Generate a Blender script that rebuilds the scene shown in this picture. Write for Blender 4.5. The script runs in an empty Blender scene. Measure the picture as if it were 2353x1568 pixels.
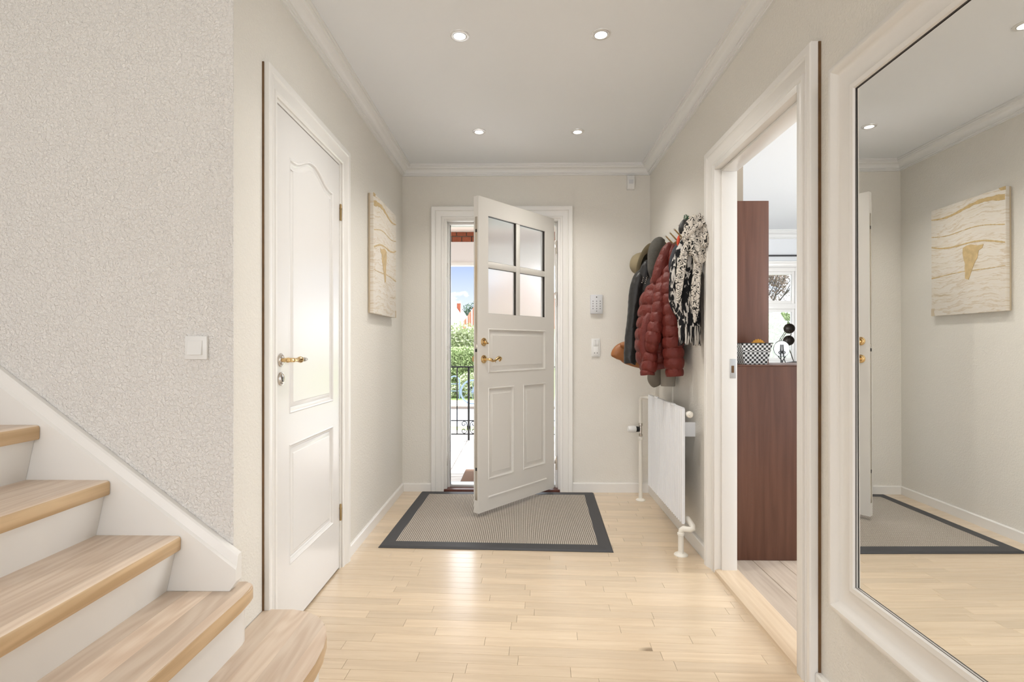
import bpy, bmesh, math, random
from mathutils import Vector, Matrix, noise

# ------------------------------------------------------------------ camera, sky, sun, exposure
scene = bpy.context.scene
COL = scene.collection
cd = bpy.data.cameras.new('camera'); cam = bpy.data.objects.new('camera', cd); COL.objects.link(cam)
cd.sensor_width = 36.0
cd.lens = 1200.0 / 2353.0 * 36.0
cd.shift_y = 11.0 / 2353.0
cd.clip_start = 0.02; cd.clip_end = 300
cam.location = (0, 0, 1.117)
cam.rotation_euler = (math.radians(90), 0, math.atan(19.5 / 1200.0))
scene.camera = cam

vs = scene.view_settings
vs.view_transform = 'Standard'; vs.look = 'None'; vs.exposure = 0.08; vs.gamma = 1.0; vs.use_curve_mapping = False

world = bpy.data.worlds.new('sky'); scene.world = world
world.use_nodes = True
wn, wl = world.node_tree.nodes, world.node_tree.links
for n in list(wn): wn.remove(n)
w_out = wn.new('ShaderNodeOutputWorld'); w_bg = wn.new('ShaderNodeBackground'); w_bg.inputs['Strength'].default_value = 1.0
w_tc = wn.new('ShaderNodeTexCoord'); w_sep = wn.new('ShaderNodeSeparateXYZ')
w_ramp = wn.new('ShaderNodeValToRGB')
w_ramp.color_ramp.elements[0].position = 0.0; w_ramp.color_ramp.elements[0].color = (1.2, 1.25, 1.32, 1)
w_ramp.color_ramp.elements[1].position = 0.6; w_ramp.color_ramp.elements[1].color = (0.45, 0.66, 1.05, 1)
_e = w_ramp.color_ramp.elements.new(0.16); _e.color = (0.47, 0.61, 0.92, 1)
w_noise = wn.new('ShaderNodeTexNoise'); w_noise.inputs['Scale'].default_value = 5.5; w_noise.inputs['Detail'].default_value = 6
w_map = wn.new('ShaderNodeMapping'); w_map.inputs['Scale'].default_value = (1, 1, 2.2); w_map.inputs['Location'].default_value = (0.35, 0, 0.0)
w_sub = wn.new('ShaderNodeMath'); w_sub.operation = 'MULTIPLY_ADD'; w_sub.inputs[1].default_value = 0.30; w_sub.inputs[2].default_value = -0.01
w_add = wn.new('ShaderNodeMath'); w_add.operation = 'ADD'
w_cr = wn.new('ShaderNodeValToRGB'); w_cr.color_ramp.elements[0].position = 0.47; w_cr.color_ramp.elements[1].position = 0.60
w_mix = wn.new('ShaderNodeMixRGB'); w_mix.inputs['Color2'].default_value = (4.2, 4.3, 4.5, 1)
wl.new(w_tc.outputs['Generated'], w_sep.inputs[0]); wl.new(w_sep.outputs['Z'], w_ramp.inputs['Fac'])
wl.new(w_tc.outputs['Generated'], w_map.inputs[0]); wl.new(w_map.outputs[0], w_noise.inputs['Vector'])
wl.new(w_sep.outputs['Z'], w_sub.inputs[0]); wl.new(w_noise.outputs['Fac'], w_add.inputs[0]); wl.new(w_sub.outputs[0], w_add.inputs[1])
wl.new(w_add.outputs[0], w_cr.inputs['Fac']); wl.new(w_cr.outputs['Color'], w_mix.inputs['Fac'])
wl.new(w_ramp.outputs['Color'], w_mix.inputs['Color1']); wl.new(w_mix.outputs[0], w_bg.inputs['Color']); wl.new(w_bg.outputs[0], w_out.inputs['Surface'])

def light(name, kind, loc, energy, color=(1, 1, 1), direction=None, **kw):
    ld = bpy.data.lights.new(name, kind); ld.energy = energy; ld.color = color
    for k, v in kw.items(): setattr(ld, k, v)
    o = bpy.data.objects.new(name, ld); COL.objects.link(o); o.location = loc
    if direction is not None: o.rotation_euler = Vector(direction).to_track_quat('-Z', 'Y').to_euler()
    return o

light('sun', 'SUN', (20, 30, 40), 6.5, (1.0, 0.98, 0.95), (-0.45, -0.75, -1.0), angle=0.02)
# unseen area lights added as daylight fill for hall, stairs and kitchen
light('rear_fill', 'AREA', (-0.9, -2.45, 1.45), 26, (1.0, 0.955, 0.89), (0.05, 1, 0.03), shape='RECTANGLE', size=3.4, size_y=1.9)
light('stairwell_fill', 'AREA', (-2.1, 1.05, 3.9), 11, (1.0, 0.975, 0.94), (0.15, 0.12, -1), shape='RECTANGLE', size=1.6, size_y=0.8)
light('kitchen_fill', 'AREA', (4.5, 2.6, 1.5), 150, (0.95, 0.975, 1.0), (-1, 0.1, 0.12), shape='RECTANGLE', size=2.6, size_y=1.4)

# ------------------------------------------------------------------ helpers
R = math.radians
XF = None            # optional point transform applied to every mesh that is built
WALL_L, WALL_B, CEIL, STAIR_Y = -0.908, 4.0, 2.49, 1.635
def xr(y): return 0.988 - 0.012 * (4.0 - y)          # the right wall runs a little out of square
def right_wall(p): return Vector((p[0] - 0.012 * (4.0 - p[1]), p[1], p[2]))

def tag(o, label=None, cat=None, group=None, kind=None):
    if label: o['label'] = label
    if cat: o['category'] = cat
    if group: o['group'] = group
    if kind: o['kind'] = kind
    return o

def parent_to(o, p):
    if p is not None:
        o.parent = p
        m = p.matrix_basis.copy()
        if p.parent is not None: m = p.parent.matrix_basis @ p.matrix_parent_inverse @ m
        o.matrix_parent_inverse = m.inverted()

def empty(name, loc, label=None, cat=None, group=None, kind=None):
    o = bpy.data.objects.new(name, None); COL.objects.link(o)
    o.location = loc; o.empty_display_size = 0.05
    o.matrix_basis = Matrix.Translation(Vector(loc))
    return tag(o, label, cat, group, kind)

def from_bm(name, bm, mat, parent=None, smooth=None):
    if XF is not None:
        for v in bm.verts: v.co = XF(v.co)
    bmesh.ops.recalc_face_normals(bm, faces=bm.faces[:])
    me = bpy.data.meshes.new(name); bm.to_mesh(me); bm.free()
    if smooth is not None:
        for p in me.polygons: p.use_smooth = True
        me.set_sharp_from_angle(angle=R(smooth))
    if mat is not None: me.materials.append(mat)
    o = bpy.data.objects.new(name, me); COL.objects.link(o)
    parent_to(o, parent)
    return o

def bm_box(bm, x0, x1, y0, y1, z0, z1, bev=0, seg=2):
    vs_ = [bm.verts.new((x, y, z)) for x in (x0, x1) for y in (y0, y1) for z in (z0, z1)]
    fs = [bm.faces.new([vs_[i] for i in q]) for q in ((0, 1, 3, 2), (4, 6, 7, 5), (0, 4, 5, 1), (2, 3, 7, 6), (0, 2, 6, 4), (1, 5, 7, 3))]
    if bev > 0:
        es = list({e for f in fs for e in f.edges})
        bmesh.ops.bevel(bm, geom=es, offset=bev, segments=seg, affect='EDGES', profile=0.5)

def box(name, x0, x1, y0, y1, z0, z1, mat, parent=None, bev=0, seg=2):
    bm = bmesh.new(); bm_box(bm, x0, x1, y0, y1, z0, z1, bev, seg)
    return from_bm(name, bm, mat, parent, 40 if bev else None)

def boxes(name, lst, mat, parent=None, bev=0):
    bm = bmesh.new()
    for b in lst: bm_box(bm, *b, bev)
    return from_bm(name, bm, mat, parent, 40 if bev else None)

def bm_prism(bm, poly, to3, h0, h1):
    """extrude a 2D polygon; to3(u, v, h) gives the point"""
    a = [bm.verts.new(to3(u, v, h0)) for u, v in poly]; b = [bm.verts.new(to3(u, v, h1)) for u, v in poly]
    n = len(poly)
    fa = bm.faces.new(a); fb = bm.faces.new(b[::-1])
    for i in range(n): bm.faces.new((a[i], b[i], b[(i + 1) % n], a[(i + 1) % n]))
    return fa, fb

XY = lambda u, v, h: (u, v, h)
XZ = lambda u, v, h: (u, h, v)
YZ = lambda u, v, h: (h, u, v)
def prism(name, poly, to3, h0, h1, mat, parent=None, bev=0, smooth=35, seg=2):
    bm = bmesh.new(); bm_prism(bm, poly, to3, h0, h1)
    if bev: bmesh.ops.bevel(bm, geom=[e for e in bm.edges if e.calc_face_angle(0) > R(30)], offset=bev, segments=seg, affect='EDGES', profile=0.5)
    return from_bm(name, bm, mat, parent, smooth)

def bm_sweep(bm, prof, path, N, closed=False, closed_prof=True):
    """profile (u, v) mitred along a planar path; u goes along t x N, v along N"""
    N = Vector(N).normalized(); path = [Vector(p) for p in path]; n = len(path); rings = []
    for i, P in enumerate(path):
        tp = (P - path[i - 1]).normalized() if (i > 0 or closed) else None
        tn = (path[(i + 1) % n] - P).normalized() if (i < n - 1 or closed) else None
        if tp is None: m = tn.cross(N)
        elif tn is None: m = tp.cross(N)
        else:
            n1, n2 = tp.cross(N), tn.cross(N); m = (n1 + n2) / (1 + n1.dot(n2))
        rings.append([bm.verts.new(P + m * u + N * v) for u, v in prof])
    k = len(prof)
    for i in range(n if closed else n - 1):
        a, b = rings[i], rings[(i + 1) % n]
        for j in range(k if closed_prof else k - 1):
            bm.faces.new((a[j], a[(j + 1) % k], b[(j + 1) % k], b[j]))
    if not closed and closed_prof:
        bm.faces.new(rings[0]); bm.faces.new(rings[-1][::-1])

def sweep(name, prof, path, N, mat, parent=None, closed=False, smooth=32):
    bm = bmesh.new(); bm_sweep(bm, prof, path, N, closed)
    return from_bm(name, bm, mat, parent, smooth)

def bm_tube(bm, pts, r, seg=10, caps=True):
    pts = [Vector(p) for p in pts]; n = len(pts); rings = []
    rad = r if isinstance(r, (list, tuple)) else [r] * n
    T0 = (pts[1] - pts[0]).normalized()
    up = Vector((0, 0, 1)) if abs(T0.z) < 0.9 else Vector((1, 0, 0))
    A = T0.cross(up).normalized()
    for i, P in enumerate(pts):
        T = ((pts[min(i + 1, n - 1)] - pts[max(i - 1, 0)])).normalized()
        A = (A - T * A.dot(T)).normalized(); B = T.cross(A)
        rings.append([bm.verts.new(P + (A * math.cos(2 * math.pi * k / seg) + B * math.sin(2 * math.pi * k / seg)) * rad[i]) for k in range(seg)])
    for i in range(n - 1):
        for k in range(seg):
            bm.faces.new((rings[i][k], rings[i][(k + 1) % seg], rings[i + 1][(k + 1) % seg], rings[i + 1][k]))
    if caps: bm.faces.new(rings[0][::-1]); bm.faces.new(rings[-1])

def tube(name, pts, r, mat, parent=None, seg=12, smooth=45):
    bm = bmesh.new(); bm_tube(bm, pts, r, seg)
    return from_bm(name, bm, mat, parent, smooth)

def bm_lathe(bm, prof, origin, axis, seg=28):
    """profile (radius, height along axis)"""
    axis = Vector(axis).normalized(); up = Vector((0, 0, 1)) if abs(axis.z) < 0.9 else Vector((1, 0, 0))
    A = axis.cross(up).normalized(); B = axis.cross(A); O = Vector(origin); rings = []
    for r, h in prof:
        if r < 1e-6: rings.append([bm.verts.new(O + axis * h)])
        else: rings.append([bm.verts.new(O + axis * h + (A * math.cos(2 * math.pi * k / seg) + B * math.sin(2 * math.pi * k / seg)) * r) for k in range(seg)])
    for a, b in zip(rings, rings[1:]):
        for k in range(seg):
            k2 = (k + 1) % seg
            if len(a) == 1 and len(b) == 1: continue
            if len(a) == 1: bm.faces.new((a[0], b[k2], b[k]))
            elif len(b) == 1: bm.faces.new((a[k], a[k2], b[0]))
            else: bm.faces.new((a[k], a[k2], b[k2], b[k]))

def lathe(name, prof, origin, axis, mat, parent=None, seg=28, smooth=40):
    bm = bmesh.new(); bm_lathe(bm, prof, origin, axis, seg)
    return from_bm(name, bm, mat, parent, smooth)

def arc_pts(path, sub=8):
    """Catmull-Rom through stations (tuples of equal length)"""
    n = len(path); out = []
    for i in range(n - 1):
        p0, p1, p2, p3 = path[max(i - 1, 0)], path[i], path[i + 1], path[min(i + 2, n - 1)]
        for k in range(sub):
            t = k / sub
            out.append(tuple(0.5 * (2 * b + (c - a) * t + (2 * a - 5 * b + 4 * c - d) * t * t + (-a + 3 * b - 3 * c + d) * t ** 3) for a, b, c, d in zip(p0, p1, p2, p3)))
    out.append(tuple(path[-1]))
    return out

def loft(name, st, mat, parent=None, nu=32, sub=10, mod=None, ref=(1, 0, 0), smooth=60, shift=None, cap=True):
    """st: stations (x, y, z, ra, rb); mod(theta, s, t) multiplies the radius"""
    st = arc_pts(st, sub); n = len(st); P = [Vector(s[:3]) for s in st]; bm = bmesh.new(); rings = []; s_len = 0; ref = Vector(ref)
    for i in range(n):
        if i: s_len += (P[i] - P[i - 1]).length
        T = (P[min(i + 1, n - 1)] - P[max(i - 1, 0)]).normalized()
        A = (ref - T * ref.dot(T)).normalized(); B = T.cross(A); ring = []
        for k in range(nu):
            th = 2 * math.pi * k / nu; m = mod(th, s_len, i / (n - 1)) if mod else 1
            q = P[i] + A * (st[i][3] * m * math.cos(th)) + B * (st[i][4] * m * math.sin(th))
            if shift: q = q + Vector(shift(q, th, i / (n - 1)))
            ring.append(bm.verts.new(q))
        rings.append(ring)
    for i in range(n - 1):
        for k in range(nu): bm.faces.new((rings[i][k], rings[i][(k + 1) % nu], rings[i + 1][(k + 1) % nu], rings[i + 1][k]))
    if cap: bm.faces.new(rings[0][::-1]); bm.faces.new(rings[-1])
    return from_bm(name, bm, mat, parent, smooth)

def copy_tree(o, parent=None, delta=None):
    c = o.copy(); COL.objects.link(c)
    if parent is not None: c.parent = parent
    if delta is not None: c.location = Vector(o.location) + Vector(delta)
    for ch in [q for q in bpy.data.objects if q.parent == o]: copy_tree(ch, c)
    return c

# ------------------------------------------------------------------ materials
def new_mat(name):
    m = bpy.data.materials.new(name); m.use_nodes = True
    nt = m.node_tree; b = nt.nodes['Principled BSDF']
    return m, nt.nodes, nt.links, b

def plain(name, col, rough=0.5, metal=0.0, bump=0, bscale=60, bdist=0.003, var=0.0, vscale=6, coat=0, spec=0.5, detail=4):
    m, N, L, b = new_mat(name)
    b.inputs['Base Color'].default_value = (*col, 1); b.inputs['Roughness'].default_value = rough; b.inputs['Metallic'].default_value = metal
    b.inputs['Specular IOR Level'].default_value = spec; b.inputs['Coat Weight'].default_value = coat; b.inputs['Coat Roughness'].default_value = 0.15
    tc = N.new('ShaderNodeTexCoord')
    if bump:
        nz = N.new('ShaderNodeTexNoise'); nz.inputs['Scale'].default_value = bscale; nz.inputs['Detail'].default_value = detail
        bp = N.new('ShaderNodeBump'); bp.inputs['Strength'].default_value = bump; bp.inputs['Distance'].default_value = bdist
        L.new(tc.outputs['Object'], nz.inputs['Vector']); L.new(nz.outputs['Fac'], bp.inputs['Height']); L.new(bp.outputs[0], b.inputs['Normal'])
    if var:
        n2 = N.new('ShaderNodeTexNoise'); n2.inputs['Scale'].default_value = vscale; n2.inputs['Detail'].default_value = 5
        mx = N.new('ShaderNodeMixRGB'); mx.inputs['Color1'].default_value = (*[c * (1 - var) for c in col], 1); mx.inputs['Color2'].default_value = (*[min(1, c * (1 + var)) for c in col], 1)
        L.new(tc.outputs['Object'], n2.inputs['Vector']); L.new(n2.outputs['Fac'], mx.inputs['Fac']); L.new(mx.outputs[0], b.inputs['Base Color'])
    return m

def plaster(name, col, scale, strength, dist):
    """stippled wall covering"""
    m, N, L, b = new_mat(name)
    b.inputs['Base Color'].default_value = (*col, 1); b.inputs['Roughness'].default_value = 0.75; b.inputs['Specular IOR Level'].default_value = 0.25
    tc = N.new('ShaderNodeTexCoord'); n1 = N.new('ShaderNodeTexNoise'); n1.inputs['Scale'].default_value = scale; n1.inputs['Detail'].default_value = 2.5; n1.inputs['Distortion'].default_value = 0.6
    n2 = N.new('ShaderNodeTexNoise'); n2.inputs['Scale'].default_value = scale * 0.28; n2.inputs['Detail'].default_value = 2
    rp = N.new('ShaderNodeValToRGB'); rp.color_ramp.elements[0].position = 0.36; rp.color_ramp.elements[1].position = 0.66
    ad = N.new('ShaderNodeMath'); ad.operation = 'MULTIPLY_ADD'; ad.inputs[1].default_value = 0.35
    bp = N.new('ShaderNodeBump'); bp.inputs['Strength'].default_value = strength; bp.inputs['Distance'].default_value = dist
    for n in (n1, n2): L.new(tc.outputs['Object'], n.inputs['Vector'])
    L.new(n1.outputs['Fac'], rp.inputs['Fac']); L.new(n2.outputs['Fac'], ad.inputs[0]); L.new(rp.outputs['Color'], ad.inputs[2])
    L.new(ad.outputs[0], bp.inputs['Height']); L.new(bp.outputs[0], b.inputs['Normal'])
    return m

def wood(name, c_dark, c_light, along, grain=38, rough=0.35, ring=0.0, coat=0.0, rnd=0.25, stretch=0.05, bump=0.08, knots=0.0):
    """along: axis index of the grain; colours vary from piece to piece"""
    m, N, L, b = new_mat(name)
    b.inputs['Roughness'].default_value = rough; b.inputs['Coat Weight'].default_value = coat; b.inputs['Coat Roughness'].default_value = 0.20
    tc = N.new('ShaderNodeTexCoord'); oi = N.new('ShaderNodeObjectInfo'); mp = N.new('ShaderNodeMapping')
    s = [1, 1, 1]; s[along] = stretch; mp.inputs['Scale'].default_value = s
    off = N.new('ShaderNodeVectorMath'); off.operation = 'MULTIPLY_ADD'; off.inputs[1].default_value = (17.3, 9.1, 5.7)
    cmb = N.new('ShaderNodeCombineXYZ')
    for k in range(3): L.new(oi.outputs['Random'], cmb.inputs[k])
    L.new(cmb.outputs[0], off.inputs[0]); L.new(tc.outputs['Object'], off.inputs[2]); L.new(off.outputs[0], mp.inputs[0])
    nz = N.new('ShaderNodeTexNoise'); nz.inputs['Scale'].default_value = grain; nz.inputs['Detail'].default_value = 6; nz.inputs['Distortion'].default_value = 0.4
    L.new(mp.outputs[0], nz.inputs['Vector'])
    fac = nz.outputs['Fac']
    if ring > 0:
        mp2 = N.new('ShaderNodeMapping'); s2 = [1, 1, 1]; s2[along] = 0.13; mp2.inputs['Scale'].default_value = s2; L.new(off.outputs[0], mp2.inputs[0])
        big = N.new('ShaderNodeTexNoise'); big.inputs['Scale'].default_value = 7; big.inputs['Detail'].default_value = 1.5; L.new(mp2.outputs[0], big.inputs['Vector'])
        mu = N.new('ShaderNodeMath'); mu.operation = 'MULTIPLY'; mu.inputs[1].default_value = 90; L.new(big.outputs['Fac'], mu.inputs[0])
        sn = N.new('ShaderNodeMath'); sn.operation = 'SINE'; L.new(mu.outputs[0], sn.inputs[0])
        pw = N.new('ShaderNodeMath'); pw.operation = 'MULTIPLY_ADD'; pw.inputs[1].default_value = 0.5 * ring; L.new(sn.outputs[0], pw.inputs[0]); L.new(fac, pw.inputs[2]); fac = pw.outputs[0]
    rp = N.new('ShaderNodeValToRGB'); rp.color_ramp.elements[0].position = 0.3; rp.color_ramp.elements[1].position = 0.7
    rp.color_ramp.elements[0].color = (*c_dark, 1); rp.color_ramp.elements[1].color = (*c_light, 1)
    L.new(fac, rp.inputs['Fac'])
    hs = N.new('ShaderNodeHueSaturation'); mr = N.new('ShaderNodeMapRange'); mr.inputs['To Min'].default_value = 1 - rnd; mr.inputs['To Max'].default_value = 1 + rnd * 0.6
    L.new(oi.outputs['Random'], mr.inputs['Value']); L.new(mr.outputs[0], hs.inputs['Value']); L.new(rp.outputs['Color'], hs.inputs['Color'])
    col = hs.outputs[0]
    if knots > 0:
        mp3 = N.new('ShaderNodeMapping'); s3 = [1, 1, 1]; s3[along] = 0.45; mp3.inputs['Scale'].default_value = s3; L.new(off.outputs[0], mp3.inputs[0])
        vo = N.new('ShaderNodeTexVoronoi'); vo.inputs['Scale'].default_value = knots; L.new(mp3.outputs[0], vo.inputs['Vector'])
        kr = N.new('ShaderNodeValToRGB'); kr.color_ramp.elements[0].position = 0.035; kr.color_ramp.elements[0].color = (0.26, 0.22, 0.18, 1); kr.color_ramp.elements[1].position = 0.075; kr.color_ramp.elements[1].color = (1, 1, 1, 1)
        L.new(vo.outputs['Distance'], kr.inputs['Fac'])
        mm = N.new('ShaderNodeMixRGB'); mm.blend_type = 'MULTIPLY'; mm.inputs['Fac'].default_value = 0.8; L.new(col, mm.inputs['Color1']); L.new(kr.outputs['Color'], mm.inputs['Color2']); col = mm.outputs[0]
    L.new(col, b.inputs['Base Color'])
    if bump:
        bp = N.new('ShaderNodeBump'); bp.inputs['Strength'].default_value = bump; bp.inputs['Distance'].default_value = 0.001
        L.new(nz.outputs['Fac'], bp.inputs['Height']); L.new(bp.outputs[0], b.inputs['Normal'])
    return m

def emit(name, col, strength):
    m, N, L, b = new_mat(name); N.remove(b); e = N.new('ShaderNodeEmission'); e.inputs['Color'].default_value = (*col, 1); e.inputs['Strength'].default_value = strength
    L.new(e.outputs[0], N['Material Output'].inputs['Surface']); return m

def clear_glass(name):
    m, N, L, b = new_mat(name); N.remove(b)
    t = N.new('ShaderNodeBsdfTransparent'); t.inputs['Color'].default_value = (0.96, 0.98, 0.98, 1)
    g = N.new('ShaderNodeBsdfGlossy'); g.inputs['Roughness'].default_value = 0.02; f = N.new('ShaderNodeFresnel'); f.inputs['IOR'].default_value = 1.45
    mx = N.new('ShaderNodeMixShader'); L.new(f.outputs[0], mx.inputs[0]); L.new(t.outputs[0], mx.inputs[1]); L.new(g.outputs[0], mx.inputs[2]); L.new(mx.outputs[0], N['Material Output'].inputs['Surface'])
    return m

def frosted(name):
    m, N, L, b = new_mat(name); N.remove(b)
    tr = N.new('ShaderNodeBsdfTranslucent'); tr.inputs['Color'].default_value = (0.95, 0.98, 1, 1)
    rf = N.new('ShaderNodeBsdfRefraction'); rf.inputs['Roughness'].default_value = 0.55; rf.inputs['IOR'].default_value = 1.06; rf.inputs['Color'].default_value = (0.97, 0.99, 1, 1)
    gl = N.new('ShaderNodeBsdfGlossy'); gl.inputs['Roughness'].default_value = 0.25
    m1 = N.new('ShaderNodeMixShader'); m1.inputs[0].default_value = 0.72; m2 = N.new('ShaderNodeMixShader'); m2.inputs[0].default_value = 0.05
    L.new(tr.outputs[0], m1.inputs[1]); L.new(rf.outputs[0], m1.inputs[2]); L.new(m1.outputs[0], m2.inputs[1]); L.new(gl.outputs[0], m2.inputs[2]); L.new(m2.outputs[0], N['Material Output'].inputs['Surface'])
    return m

def two_tone(name, ca, cb, scale, stretch=(1, 1, 1), lo=0.47, hi=0.53, rough=0.9, kind='noise', dist=0.0, detail=3):
    m, N, L, b = new_mat(name); b.inputs['Roughness'].default_value = rough; b.inputs['Specular IOR Level'].default_value = 0.2
    tc = N.new('ShaderNodeTexCoord'); mp = N.new('ShaderNodeMapping'); mp.inputs['Scale'].default_value = stretch; L.new(tc.outputs['Object'], mp.inputs[0])
    if kind == 'wave':
        t = N.new('ShaderNodeTexWave'); t.inputs['Scale'].default_value = scale; t.inputs['Distortion'].default_value = dist; t.inputs['Detail'].default_value = detail; t.inputs['Detail Scale'].default_value = 1.2; o = t.outputs['Fac']
    else:
        t = N.new('ShaderNodeTexNoise'); t.inputs['Scale'].default_value = scale; t.inputs['Detail'].default_value = detail; t.inputs['Distortion'].default_value = dist; o = t.outputs['Fac']
    L.new(mp.outputs[0], t.inputs['Vector'])
    rp = N.new('ShaderNodeValToRGB'); rp.color_ramp.elements[0].position = lo; rp.color_ramp.elements[1].position = hi
    rp.color_ramp.elements[0].color = (*ca, 1); rp.color_ramp.elements[1].color = (*cb, 1); L.new(o, rp.inputs['Fac']); L.new(rp.outputs['Color'], b.inputs['Base Color'])
    return m

def zebra_mat(name):
    m, N, L, b = new_mat(name); b.inputs['Roughness'].default_value = 0.9; b.inputs['Specular IOR Level'].default_value = 0.2
    tc = N.new('ShaderNodeTexCoord'); nz = N.new('ShaderNodeTexNoise'); nz.inputs['Scale'].default_value = 24; nz.inputs['Detail'].default_value = 1.6; L.new(tc.outputs['Object'], nz.inputs['Vector'])
    mu = N.new('ShaderNodeMath'); mu.operation = 'MULTIPLY'; mu.inputs[1].default_value = 62; sn = N.new('ShaderNodeMath'); sn.operation = 'SINE'; L.new(nz.outputs['Fac'], mu.inputs[0]); L.new(mu.outputs[0], sn.inputs[0])
    n2 = N.new('ShaderNodeTexNoise'); n2.inputs['Scale'].default_value = 26; L.new(tc.outputs['Object'], n2.inputs['Vector'])
    ad = N.new('ShaderNodeMath'); ad.operation = 'MULTIPLY_ADD'; ad.inputs[1].default_value = 2.6; L.new(n2.outputs['Fac'], ad.inputs[0]); L.new(sn.outputs[0], ad.inputs[2])
    rp = N.new('ShaderNodeValToRGB'); rp.color_ramp.elements[0].position = 0.62; rp.color_ramp.elements[1].position = 0.80
    rp.color_ramp.elements[0].color = (0.022, 0.021, 0.02, 1); rp.color_ramp.elements[1].color = (0.58, 0.53, 0.465, 1); L.new(ad.outputs[0], rp.inputs['Fac']); L.new(rp.outputs['Color'], b.inputs['Base Color'])
    return m

def checker_mat(name, ca, cb, scale, rot=(0, 0, 0)):
    m, N, L, b = new_mat(name); b.inputs['Roughness'].default_value = 0.5
    tc = N.new('ShaderNodeTexCoord'); mp = N.new('ShaderNodeMapping'); mp.inputs['Rotation'].default_value = rot; c = N.new('ShaderNodeTexChecker')
    c.inputs['Color1'].default_value = (*ca, 1); c.inputs['Color2'].default_value = (*cb, 1); c.inputs['Scale'].default_value = scale
    L.new(tc.outputs['Object'], mp.inputs[0]); L.new(mp.outputs[0], c.inputs['Vector']); L.new(c.outputs['Color'], b.inputs['Base Color'])
    return m

def weave_mat(name):
    """ribbed sisal-like weave of the door mat: light cords over dark gaps"""
    m, N, L, b = new_mat(name); b.inputs['Roughness'].default_value = 0.95; b.inputs['Specular IOR Level'].default_value = 0.1
    tc = N.new('ShaderNodeTexCoord'); sp = N.new('ShaderNodeSeparateXYZ'); L.new(tc.outputs['Object'], sp.inputs[0])
    def wave(axis, f):
        a = N.new('ShaderNodeMath'); a.operation = 'MULTIPLY'; a.inputs[1].default_value = f * 2 * math.pi; L.new(sp.outputs[axis], a.inputs[0])
        s = N.new('ShaderNodeMath'); s.operation = 'SINE'; L.new(a.outputs[0], s.inputs[0])
        q = N.new('ShaderNodeMath'); q.operation = 'MULTIPLY_ADD'; q.inputs[1].default_value = 0.5; q.inputs[2].default_value = 0.5; L.new(s.outputs[0], q.inputs[0]); return q.outputs[0]
    wx, wy = wave('X', 88), wave('Y', 72)
    p = N.new('ShaderNodeMath'); p.operation = 'MULTIPLY'; L.new(wx, p.inputs[0])
    q = N.new('ShaderNodeMath'); q.operation = 'MULTIPLY_ADD'; q.inputs[1].default_value = 0.55; q.inputs[2].default_value = 0.45; L.new(wy, q.inputs[0]); L.new(q.outputs[0], p.inputs[1])
    nz = N.new('ShaderNodeTexNoise'); nz.inputs['Scale'].default_value = 160; L.new(tc.outputs['Object'], nz.inputs['Vector'])
    ad = N.new('ShaderNodeMath'); ad.operation = 'MULTIPLY_ADD'; ad.inputs[1].default_value = 0.5; L.new(nz.outputs['Fac'], ad.inputs[0]); L.new(p.outputs[0], ad.inputs[2])
    rp = N.new('ShaderNodeValToRGB'); rp.color_ramp.elements[0].position = 0.25; rp.color_ramp.elements[1].position = 0.95
    rp.color_ramp.elements[0].color = (0.17, 0.145, 0.12, 1); rp.color_ramp.elements[1].color = (0.60, 0.545, 0.475, 1)
    L.new(ad.outputs[0], rp.inputs['Fac']); L.new(rp.outputs['Color'], b.inputs['Base Color'])
    bp = N.new('ShaderNodeBump'); bp.inputs['Strength'].default_value = 0.6; bp.inputs['Distance'].default_value = 0.003; L.new(p.outputs[0], bp.inputs['Height']); L.new(bp.outputs[0], b.inputs['Normal'])
    return m

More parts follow.
